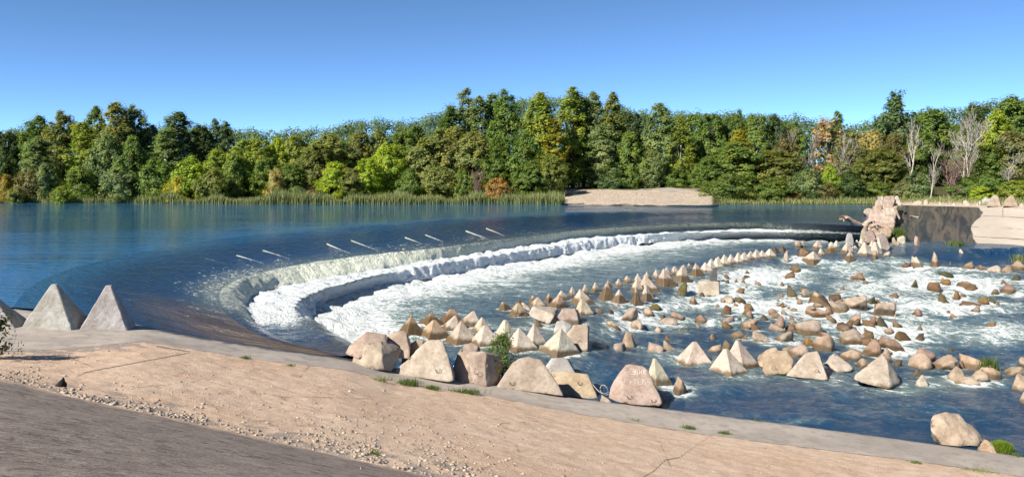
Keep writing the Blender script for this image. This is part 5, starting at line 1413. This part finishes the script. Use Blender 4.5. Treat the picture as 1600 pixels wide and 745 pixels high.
# far left stand
T(6, 203, 40, 182, 'round', 'dark', 'dark green tree at the picture edge, farthest up the pool')
T(29, 207, 36, 184, 'round', 'dark', 'dark round tree between the edge tree and the tall yellowish ones')
T(60, 179, 46, 182, 'tall', 'green', 'dark green tall tree at the pool-edge side of the big poplar stand')
T(100, 172, 50, 176, 'tall', 'olive', 'yellowish poplar with a ragged top in the big poplar stand')
T(62, 213, 32, 166, 'column', 'pale', 'slim grey-green young poplar leaning in front of the stand')
T(127, 192, 52, 170, 'tall', 'yg', 'broad yellow-green poplar in front of the biggest grey-green one')
T(182, 158, 62, 180, 'tall', 'willow', 'biggest grey-green poplar, tallest of the stand up the pool')
T(212, 163, 44, 183, 'tall', 'pale', 'grey-green poplar sharing the top of the biggest one, with sky showing through')
T(150, 167, 40, 186, 'tall', 'green', 'green poplar rising between the yellowish and the biggest poplars')
T(167, 206, 46, 167, 'round', 'pale', 'grey-green leafy tree at mid height below the biggest poplar')
T(206, 212, 44, 167, 'round', 'green', 'leafy green tree below the shoulder of the biggest poplar')
T(237, 193, 38, 187, 'round', 'blue', 'dark bluish tree in the gap after the biggest poplar')
T(278, 173, 60, 178, 'tall', 'blue', 'pale-trunked birch with a wide grey-green crown, alone after the gap', bark='w')
T(262, 200, 36, 172, 'column', 'pale', 'lower pale birch leaning on the wide grey-green one', bark='w')
T(314, 194, 36, 186, 'round', 'dark', 'dark tree just behind the wide pale-trunked birch')
T(336, 186, 22, 188, 'column', 'blue', 'dark narrow spire, taller of two by the birch')
T(353, 190, 18, 188, 'column', 'blue', 'dark narrow spire, shorter of two by the birch')
shrub(11, 272, 34, 159, 'bush', 'gold', 'orange-brown bush at the waterside by the picture edge')
shrub(25, 290, 30, 156, 'bush', 'olive', 'low yellow-green rounded bush beside the orange-brown one')
shrub(97, 292, 30, 156, 'bush', 'yg', 'yellow-olive rounded bush at the water below the yellowish poplar')
shrub(46, 262, 36, 161, 'bush', 'brown', 'dull brownish bush below the slim young poplar')
shrub(70, 255, 34, 162, 'bush', 'pale', 'grey-green bush next to the dull brownish one')
shrub(126, 260, 50, 161, 'bush', 'mid', 'wide green bush below the broad yellow-green poplar')
shrub(188, 262, 62, 160, 'bush', 'pale', 'widest grey-green bush, under the biggest poplar')
shrub(246, 245, 56, 161, 'bush', 'green', 'green bush between the widest grey-green one and the bright yellow one')
shrub(298, 243, 56, 161, 'bush', 'lime', 'bright yellow-green rounded maple bush, most yellow on the pool side')
shrub(277, 274, 30, 157, 'bush', 'yellow', 'small golden bush at the foot of the bright yellow-green maple')
shrub(330, 262, 46, 159, 'bush', 'olive', 'olive bush overlapping the bright yellow-green maple')
T(342, 230, 46, 167, 'round', 'yg', 'yellow-green young maple behind the olive bush')
T(384, 218, 50, 168, 'round', 'yg', 'tall yellow-green maple, first of the maple row')
T(365, 238, 36, 164, 'round', 'mid', 'green maple below and before the first of the maple row')
# middle stretch
T(404, 216, 48, 169, 'round', 'yg', 'yellow-topped maple, second of the maple row')
T(434, 212, 40, 172, 'round', 'lime', 'maple with pale yellow sprays at its top, third of the row')
T(462, 212, 46, 171, 'round', 'yg', 'bushy dark-based maple, last of the row before the olive willow')
T(420, 245, 44, 163, 'round', 'mid', 'mid-green tree below the yellow-topped maple')
T(455, 255, 40, 163, 'round', 'green', 'dark-hollowed tree below the last maple')
shrub(431, 259, 30, 160, 'bush', 'straw', 'pale straw-yellow shrub among the dark maples')
T(514, 206, 72, 172, 'round', 'willow', 'olive willow with an orange tinge on its crown')
T(497, 226, 52, 166, 'round', 'olive', 'lower lobe-crowned olive willow toward the pool')
T(563, 204, 50, 177, 'round', 'olive', 'dull olive tree between the tinged willow and the yellowish one')
T(592, 203, 40, 178, 'round', 'willow', 'yellowish-brown topped tree before the bright green maple')
T(608, 220, 50, 167, 'round', 'lime', 'bright green maple lit from the pool side, dark behind')
T(574, 247, 44, 162, 'round', 'lime', 'lemon-green young maple below the bright green one')
T(524, 252, 46, 161, 'round', 'lime', 'bright green young tree by the reeds, under the olive willow')
T(548, 262, 36, 160, 'round', 'willow', 'grey-olive young tree between two bright green ones')
T(630, 199, 50, 180, 'round', 'mid', 'mid-green tree right behind the bright maple')
T(650, 196, 40, 184, 'round', 'green', 'dark green tree meeting the big willow')
T(668, 212, 62, 170, 'round', 'willow', 'big olive willow, pool-side third of the willow mass')
T(703, 197, 70, 173, 'round', 'willow', 'big olive willow, highest middle of the willow mass')
T(738, 200, 58, 171, 'round', 'willow', 'big olive willow, landing-side third of the willow mass')
shrub(641, 262, 40, 160, 'bush', 'green', 'dark green shrub at the pool-side foot of the big willows')
shrub(688, 258, 60, 160, 'bush', 'olive', 'olive undergrowth shrub in front of the big willows')
shrub(724, 264, 36, 160, 'bush', 'mid', 'green shrub beside the dead mauve twigs')
shrub(744, 262, 24, 158, 'thicket', None, 'leafless mauve-grey shrub by the orange bush', bark='p')
shrub(779, 275, 40, 157, 'bush', 'rust', 'orange-rust rounded bush above the reeds')
shrub(487, 296, 26, 156, 'bush', 'purple', 'low reddish-brown bush in the reeds')
shrub(465, 290, 30, 157, 'bush', 'pale', 'greyish low bush next to the reddish-brown one')
T(704, 162, 32, 186, 'column', 'green', 'birch spire at the start of the tall central trees')
T(728, 138, 30, 190, 'column', 'pale', 'tall pointed birch, highest tip above the willows', bark='w')
T(750, 150, 28, 188, 'column', 'pale', 'slimmer birch beside the tall pointed one')
T(770, 143, 30, 191, 'column', 'green', 'thin-topped birch before the big green poplar')
# central tall stand
T(792, 140, 54, 178, 'tall', 'green', 'big green poplar leafed to the ground, pool side of the central stand')
T(775, 215, 36, 166, 'tall', 'green', 'young green poplar before the big one')
T(843, 142, 66, 176, 'tall', 'yg', 'big yellow-green poplar with a rounded top, center of the stand')
T(820, 205, 48, 166, 'round', 'green', 'leafy green tree at the foot of the two big poplars')
T(866, 186, 30, 172, 'column', 'yellow', 'yellow-turning young poplar hanging beside the dark hollow')
T(895, 136, 34, 184, 'column', 'yg', 'tallest poplar with a yellow streak, over the dark hollow')
T(912, 148, 28, 187, 'column', 'pale', 'slim poplar right behind the tallest yellow-streaked one')
T(928, 144, 34, 186, 'column', 'pale', 'grey-green airy poplar between the tallest and the dense column', bark='w')
T(957, 144, 30, 183, 'column', 'olive', 'dense olive poplar column, landing side of the tall group')
T(944, 190, 58, 180, 'tall', 'pale', 'pale leafy tree hanging over the landing')
T(985, 205, 44, 179, 'round', 'mid', 'rounded green tree behind the landing')
T(983, 172, 44, 194, 'round', 'dark', 'dark tree in the skyline dip beside the olive column')
T(1006, 174, 30, 194, 'round', 'blue', 'small dark skyline tree before the big pale one')
T(1030, 162, 54, 182, 'tall', 'pale', 'big pale-green poplar leafed down to the landing top')
T(1018, 235, 40, 178, 'round', 'pale', 'pale shrubby tree below the big pale-green poplar')
T(1063, 184, 42, 180, 'tall', 'yg', 'yellow-topped birch with a leaning white trunk above the landing', bark='w')
T(1085, 175, 50, 190, 'round', 'green', 'green tree behind the yellow-topped birch')
T(905, 228, 30, 193, 'airy', 'dark', 'thin dark tree inside the hollow above the landing', bark='w')
T(922, 222, 28, 196, 'airy', 'dark', 'second thin dark tree in the hollow, beside a white trunk', bark='w')
T(888, 232, 26, 192, 'airy', 'dark', 'dim slender tree at the pool side of the hollow')
T(862, 240, 42, 163, 'round', 'olive', 'brownish-olive tree at the edge of the reeds by the landing')
T(830, 250, 46, 162, 'round', 'mid', 'green willow bush-tree behind the last reeds')
shrub(957, 272, 44, 177, 'bush', 'blue', 'dark bluish shrub on the landing top')
shrub(1058, 266, 38, 177, 'bush', 'green', 'green shrub at the landing top below the white leaning trunk')
shrub(1092, 255, 30, 177, 'bush', 'mid', 'green shrub at the end of the landing top')
shrub(985, 262, 30, 177, 'bush', 'mid', 'lighter shrub beside the dark bluish one')
shrub(1020, 272, 28, 177, 'bush', 'pale', 'low pale shrub midway along the landing top')
# past the landing
T(1110, 177, 48, 186, 'round', 'green', 'green tree past the landing, first of the even skyline')
T(1130, 182, 36, 190, 'round', 'blue', 'bluish-green tree second of the even skyline')
T(1151, 171, 34, 188, 'tall', 'green', 'green tree with a small peak in the even skyline')
T(1181, 177, 42, 187, 'round', 'green', 'rounded green tree after the small peak')
T(1210, 179, 36, 188, 'tall', 'blue', 'blue-green tree before the bare grey ones')
T(1238, 187, 42, 190, 'round', 'mid', 'green tree behind the bare grey-branched one')
T(1156, 202, 32, 178, 'column', 'yellow', 'golden-yellow birch standing out among green')
T(1150, 222, 82, 168, 'round', 'mid', 'wide green willow past the landing')
T(1212, 234, 70, 166, 'round', 'olive', 'wide olive willow beside the wide green one')
T(1108, 245, 46, 166, 'round', 'green', 'dark-hollowed green tree at the end of the landing')
shrub(1138, 272, 66, 158, 'bush', 'green', 'broad green bush hanging over the end of the landing')
shrub(1212, 276, 60, 157, 'bush', 'mid', 'broad green bush at the water below the olive willow')
shrub(1262, 262, 52, 158, 'bush', 'pale', 'grey-green bush at the water below the bare grey tree')
shrub(1170, 298, 26, 156, 'bush', 'brown', 'low brown bush at the waterline past the landing')
shrub(1240, 300, 22, 156, 'bush', 'rust', 'low rusty bush at the waterline under the grey-green one')
T(1243, 195, 46, 176, 'bare', None, 'bare grey-branched tree with a pale trunk', bark='g')
T(1262, 200, 50, 178, 'bare', None, 'second bare grey tree, finer twigs, beside the dead pinkish one', bark='g')
T(1232, 215, 40, 172, 'airy', 'brown', 'thin brownish tree in front of the bare grey ones')
T(1293, 181, 42, 178, 'dry', 'beige', 'dead tree with dry pinkish-brown leaves')
T(1309, 174, 22, 189, 'column', 'green', 'narrow green tree just behind the dead pinkish one')
T(1334, 200, 46, 184, 'round', 'grey', 'grey-green round tree with a leaning white trunk before it')
T(1318, 198, 30, 172, 'bare', None, 'white-trunked bare tree after the dead pinkish one', bark='w')
T(1330, 222, 56, 174, 'round', 'grey', 'grey-green leafy tree behind the dark waterside bush')
shrub(1297, 256, 30, 160, 'bush', 'lime', 'lime-green bush below the dead pinkish tree')
shrub(1328, 266, 50, 159, 'bush', 'dark', 'dark green bush overhanging the water before the pile')
shrub(1290, 285, 34, 157, 'bush', 'brown', 'dull brown bush at the water beside the dark green one')
# right bank
T(1399, 142, 50, 182, 'airy', 'blue', 'tall dark airy tree standing above all on the pile side')
T(1398, 165, 40, 183, 'airy', 'blue', 'lower dark crown hugging the tall airy tree')
T(1371, 181, 30, 186, 'airy', 'blue', 'smaller dark airy tree beside the tall one')
T(1361, 202, 40, 177, 'round', 'straw', 'beige-yellow tree below the smaller airy one')
T(1392, 208, 44, 174, 'round', 'brown', 'brownish-green tree under the tall airy one')
T(1378, 228, 60, 168, 'round', 'olive', 'broad olive tree directly behind the debris pile')
T(1348, 250, 44, 163, 'round', 'olive', 'olive bushy tree on the pool side of the debris pile')
T(1455, 168, 66, 184, 'round', 'green', 'large round green tree behind the white bare trunks')
T(1437, 205, 46, 178, 'round', 'mid', 'mid-green tree below the large round one')
T(1421, 186, 34, 170, 'bare', None, 'white bare tree with forked top, behind the debris pile', bark='w')
T(1454, 218, 34, 144, 'bare', None, 'white straight bare trunk rising from the gravel shore', bark='w')
T(1505, 164, 50, 168, 'bare', None, 'tallest white bare tree with a broad fan of twigs', bark='w')
T(1514, 178, 34, 167, 'bare', None, 'white bare tree twinned with the tallest one', bark='w')
shrub(1482, 234, 54, 144, 'thicket', None, 'mauve leafless multi-stemmed shrub on the gravel shore', bark='p')
T(1523, 158, 48, 190, 'round', 'dark', 'dark green tree behind the tallest white bare tree')
T(1495, 195, 46, 182, 'round', 'green', 'green tree showing through the white bare twigs')
T(1558, 171, 52, 178, 'round', 'lime', 'bright yellow-green maple, brightest of the shore trees')
T(1578, 149, 60, 190, 'round', 'green', 'dark green high tree behind the bright maple')
T(1612, 152, 50, 190, 'round', 'dark', 'dark tree cut by the picture edge above the far slope')
T(1583, 205, 64, 172, 'round', 'grey', 'grey-green tree with bare white limbs below the bright maple', bark='w')
T(1572, 236, 40, 150, 'bare', None, 'low white bare branches in front of the grey-green tree', bark='w')
T(1542, 225, 46, 172, 'round', 'mid', 'green tree under the bright maple, toward the bare trunks')
T(1618, 215, 50, 170, 'round', 'green', 'green tree running out of the picture above the far blocks')
shrub(1432, 266, 40, 150, 'bush', 'pale', 'grey-green shrub behind the debris pile top')
shrub(1412, 282, 34, 150, 'bush', 'grey', 'dull grey-green shrub touching the top of the pile')
shrub(1512, 275, 50, 143, 'bush', 'green', 'bright green shrub beside the mauve leafless one')
shrub(1549, 272, 54, 141, 'bush', 'green', 'green shrub behind the hump-backed block')
shrub(1590, 280, 50, 138, 'bush', 'yg', 'yellowish green shrub behind the steep triangular block')
shrub(1370, 283, 40, 159, 'bush', 'mid', 'green shrub just up the pool from the pile top')
shrub(1535, 290, 34, 139, 'bush', 'lime', 'low bright shrub on the gravel above the concrete slope')

# far wood closing the skyline: one mass
sky_px = [-320, -60, 0, 40, 230, 330, 360, 400, 460, 520, 545, 570, 600, 640, 700, 800, 900, 980, 1040, 1100, 1180, 1260, 1320, 1380, 1430, 1480, 1520, 1560, 1610, 1750, 2000]
sky_py = [205, 205, 206, 196, 200, 197, 200, 205, 203, 199, 190, 187, 187, 190, 172, 154, 152, 172, 176, 178, 180, 186, 196, 188, 175, 170, 164, 158, 154, 160, 160]
r = np.random.default_rng(3)
Vt, Ft, Rn, no = [], [], [], 0
C = []
for i in range(1500):
    px = r.uniform(-320, 1950); Yb = r.uniform(198, 245)
    tp = np.interp(px, sky_px, sky_py) + r.uniform(-2, 9)
    x = (px - 800) / F * Yb; zt = CH - (tp - HY) / F * Yb
    for z in np.arange(zt - 1.2, 1.5, -3.3)[:6]:
        C.append((x + r.normal(0, .9), Yb + r.normal(0, 1.5), z + r.normal(0, .5)))
C = np.array(C); nl = 44
idx = np.repeat(np.arange(len(C)), nl)
d = r.normal(size=(len(idx), 3)); d /= np.linalg.norm(d, axis=1)[:, None]
Pp = C[idx] + d * (r.uniform(.3, 1, len(idx)) ** .6 * 1.8)[:, None]
V_, f_ = cards(Pp, d + np.array((-.2, -.5, .5)), .31, r)
fw = obj('forest', mesh_np('forest', V_, f_, M['leaf'], False, {'rnd': np.repeat(.6 * r.random(len(C))[idx] + .4 * r.random(len(idx)), 4)}))
fw.color = (.095, .150, .062, 1); struct(fw, 'stuff', 'far dark wood closing the skyline behind the bank trees')

# reeds and bank growth
def blades(name, roots, hmin, hmax, wid, mat, lean=.25, seed=1):
    r = np.random.default_rng(seed)
    n = len(roots); h = r.uniform(hmin, hmax, n)[:, None]
    a = r.uniform(0, 6.28, n); dirn = np.stack([np.cos(a), np.sin(a), np.zeros(n)], -1)
    b = r.uniform(0, 6.28, n); ln = np.stack([np.cos(b), np.sin(b), np.zeros(n)], -1) * (lean * h * r.uniform(.2, 1, (n, 1)))
    w_ = wid * r.uniform(.6, 1.3, (n, 1))
    up = np.array((0, 0, 1.0))
    p0, p1 = roots - dirn * w_, roots + dirn * w_
    m = roots + up * h * .6 + ln * .35
    t = roots + up * h + ln
    V = np.stack([p0, p1, m + dirn * w_ * .8, m - dirn * w_ * .8, t], 1).reshape(-1, 3)
    i = np.arange(n) * 5
    F_ = [(k, k + 1, k + 2, k + 3) for k in i.tolist()] + [(k + 3, k + 2, k + 4) for k in i.tolist()]
    return mesh_np(name, V, F_, mat, False, {'rnd': np.repeat(r.random(n), 5)})
r = np.random.default_rng(12)
roots, rh = [], []
for _ in range(26000):
    px = r.uniform(-60, 874)
    den = .30 + .7 * sstep(210, 260, px)
    dn = .5 + .5 * vnoise(np.array([[px / 24, 0, 0]]))[0]
    if r.random() > den * (.35 + .8 * dn): continue
    i = np.searchsorted(xf, px); d = r.random() ** 1.3 * (2.0 + 4.5 * dn)
    q = S0[min(i, len(S0) - 1)].copy(); q[:2] += dirv[min(i, len(S0) - 1)] * (d - .6); q[0] += r.normal(0, .4)
    q[2] = max(-.1, .085 * d - .1); roots.append(q); rh.append((1.0 + 2.0 * dn) * (.55 + .45 * float(sstep(200, 260, px))) * r.uniform(.8, 1.15))
rd = obj('reeds', blades('reeds', np.array(roots), np.array(rh) * .55, np.array(rh), .06, M['reed'], .30, 4)); struct(rd, 'stuff', 'band of green and straw reeds along the far shore')
roots = []
for _ in range(5000):
    px = r.uniform(1125, 1640)
    i = np.searchsorted(xf, px); d = r.random() * 8 + (3 if px > 1390 else -.3)
    q = S0[i].copy(); q[:2] += dirv[i] * d; q[0] += r.normal(0, .4); q[2] += .085 * d - .1; roots.append(q)
rd = obj('grass', blades('grass', np.array(roots), .3, 1.0, .05, M['reed'], .4, 6)); struct(rd, 'stuff', 'dry grass on the shore beyond the weir')
# shore rubble
for (l, rr_, t, b, lb) in [(1402, 1413, 316, 321, 'small pale stone on the gravel shore by the pile'), (1425, 1440, 313, 320.5, 'grey mound of stones on the gravel shore below the white trunk'), (1441, 1452, 311.5, 319, 'pale stone at the foot of the white straight trunk'), (1466, 1476, 315, 320.5, 'flat pale stone in front of the mauve shrub'),
                           (1486, 1494, 315.5, 321, 'small pale stone on the shore beyond the mauve shrub'), (1505, 1518, 312.5, 321, 'rough pale stone on the shore below the bright shrub'), (1522, 1533, 313, 321, 'pinkish stone on the shore before the low grey boulder'), (1592, 1604, 317, 325, 'pale stone on the slope top at the picture edge'), (1383, 1390, 315, 319.8, 'pale stone at the water on the pool side of the pile')]:
    rock(l, rr_, t, b, lb, PALE, -1, name='shore_stone', cat='stone', group='stones on the far shore', stir=False, n=2)
rock(990, 996, 299.5, 304, 'small lone stone on the far landing slope', PINK, -1, name='shore_stone', cat='stone', stir=False, n=2)

# bush and grass tufts on the near bank
def leafy(name, p, h, w, n, leaf, mat_col, label, cat, seed, gap=.35, kind='bush'):
    e = empty(name, p, label, cat)
    crown, trunk, ph, pw = crown_proto(name, seed, h, w, kind, n, 46, leaf, .04, .13, gap)
    c = obj('foliage', crown, e); c.color = (*mat_col, 1)
    t = obj('stem', trunk, e); t.color = (*BK['n'], 1)
    return e
pb = hit(781, 596); pb = np.array((pb[0], pb[1] + 1.6, pb[2]))
pb = at_y(785, 586, hit(760, 604)[1] + 2.1)
leafy('bush', tuple(pb), 1.9, 2.9, 85, .048, (.10, .155, .04), 'feathery green bush growing between the kerb blocks and the white pyramids', 'bush', 5, .45)
pl_ = hit(-34, 560)
leafy('bush', tuple(pl_), 1.7, 2.6, 55, .055, (.06, .085, .03), 'sparse leafy bush at the picture edge casting shade on the concrete', 'bush', 6, .5, 'airy')
def tuft(px, py, wpx, hpx, n, label, seed, z=None, mat='grass', name='grass_tuft'):
    q = hit(px, py); s = q[1] / F
    r = np.random.default_rng(seed)
    R_ = np.stack([r.normal(0, wpx * s * .27, n), r.normal(0, .09 + wpx * s * .06, n), np.full(n, -.02)], -1)
    o = obj(name, blades(name, R_, hpx * s * .35, hpx * s, .010 + .0012 * wpx * s, M[mat], .6, seed), None, tuple(q))
    return tag(o, label, 'grass tuft')
tuft(383, 560, 16, 6, 160, 'short grass tuft alone on the seam below the weir end', 1)
tuft(452, 571, 14, 4, 110, 'tiny dry tuft on the sandy slope, after the lone short one', 2)
tuft(592, 594, 44, 7, 260, 'thin dry grass line along the seam below the bulky block', 3, mat='reed')
tuft(637, 601, 34, 12, 420, 'thick grass tuft on the seam below the broad flat-faced block', 4)
tuft(675, 608, 20, 8, 420, 'small dense tuft between the thick one and the yellowish patch', 5)
tuft(725, 614, 50, 9, 420, 'yellowish grass patch along the seam below the shaded block', 6)
tuft(1076, 669, 22, 6, 320, 'flat dark tuft on the seam past the painted block', 7)
tuft(1132, 677, 15, 5, 260, 'small flat tuft on the seam farther past the painted block', 8)
tuft(1183, 657, 10, 4, 60, 'tiny tuft on the open kerb strip', 9)
tuft(585, 708, 20, 6, 160, 'green tuft in the rubble at the asphalt edge', 10)
tuft(1430, 723, 20, 5, 140, 'small tuft on the seam below the craggy boulder', 11)
tuft(1520, 735, 70, 4, 260, 'long thin line of dry grass in the seam below the boulders', 12, mat='reed')
tuft(1588, 712, 12, 7, 70, 'wispy tuft on the kerb past the grass-draped boulder', 13)
tuft(990, 657, 26, 3, 160, 'sparse dry grass in the seam below the painted block', 14, mat='reed')
q = hit(1566, 707); q = np.array((q[0], q[1] + .10, q[2] + .16))
ng = 3200
qa, qb = rng.uniform(0, 6.28, ng), np.sqrt(rng.random(ng))
R_ = np.stack([.50 * qb * np.cos(qa), .26 * qb * np.sin(qa), .34 * np.sqrt(1 - qb ** 2) - .22], -1)
o = obj('grass_cushion', blades('grass_cushion', R_, .05, .24, .009, mat_blade('bright_grass', (.10, .17, .012), (.22, .30, .03)), .7, 15), None, tuple(q)); tag(o, 'bright lime cushion of grass draped over the smaller kerb boulder', 'grass')
def clump(px, py, w, h, n, label, seed, mat='grass'):
    q = hit(px, py); q = q + np.array((0, .6, 0)); s = q[1] / F
    r = np.random.default_rng(seed)
    R_ = np.stack([r.normal(0, w * s * .25, n), r.normal(0, w * s * .15, n), np.full(n, -.05)], -1)
    o = obj('grass_clump', blades('grass_clump', R_, h * s * .4, h * s * 1.05, .012 + w * s * .012, M[mat], .45, seed), None, tuple(q)); tag(o, label, 'grass clump')
clump(1405, 378, 24, 24, 700, 'green grass clump growing at the shore-side foot of the debris pile', 21)
clump(1553, 583, 26, 26, 240, 'thin tall grass sprig behind the brown-bellied boulder', 22)
clump(1597, 411, 16, 16, 200, 'yellowish grass on the bulky boulder at the end of the calm strip', 23, 'reed')
clump(1500, 384, 26, 10, 160, 'faint green growth on the wet edge of the far concrete slope', 24)
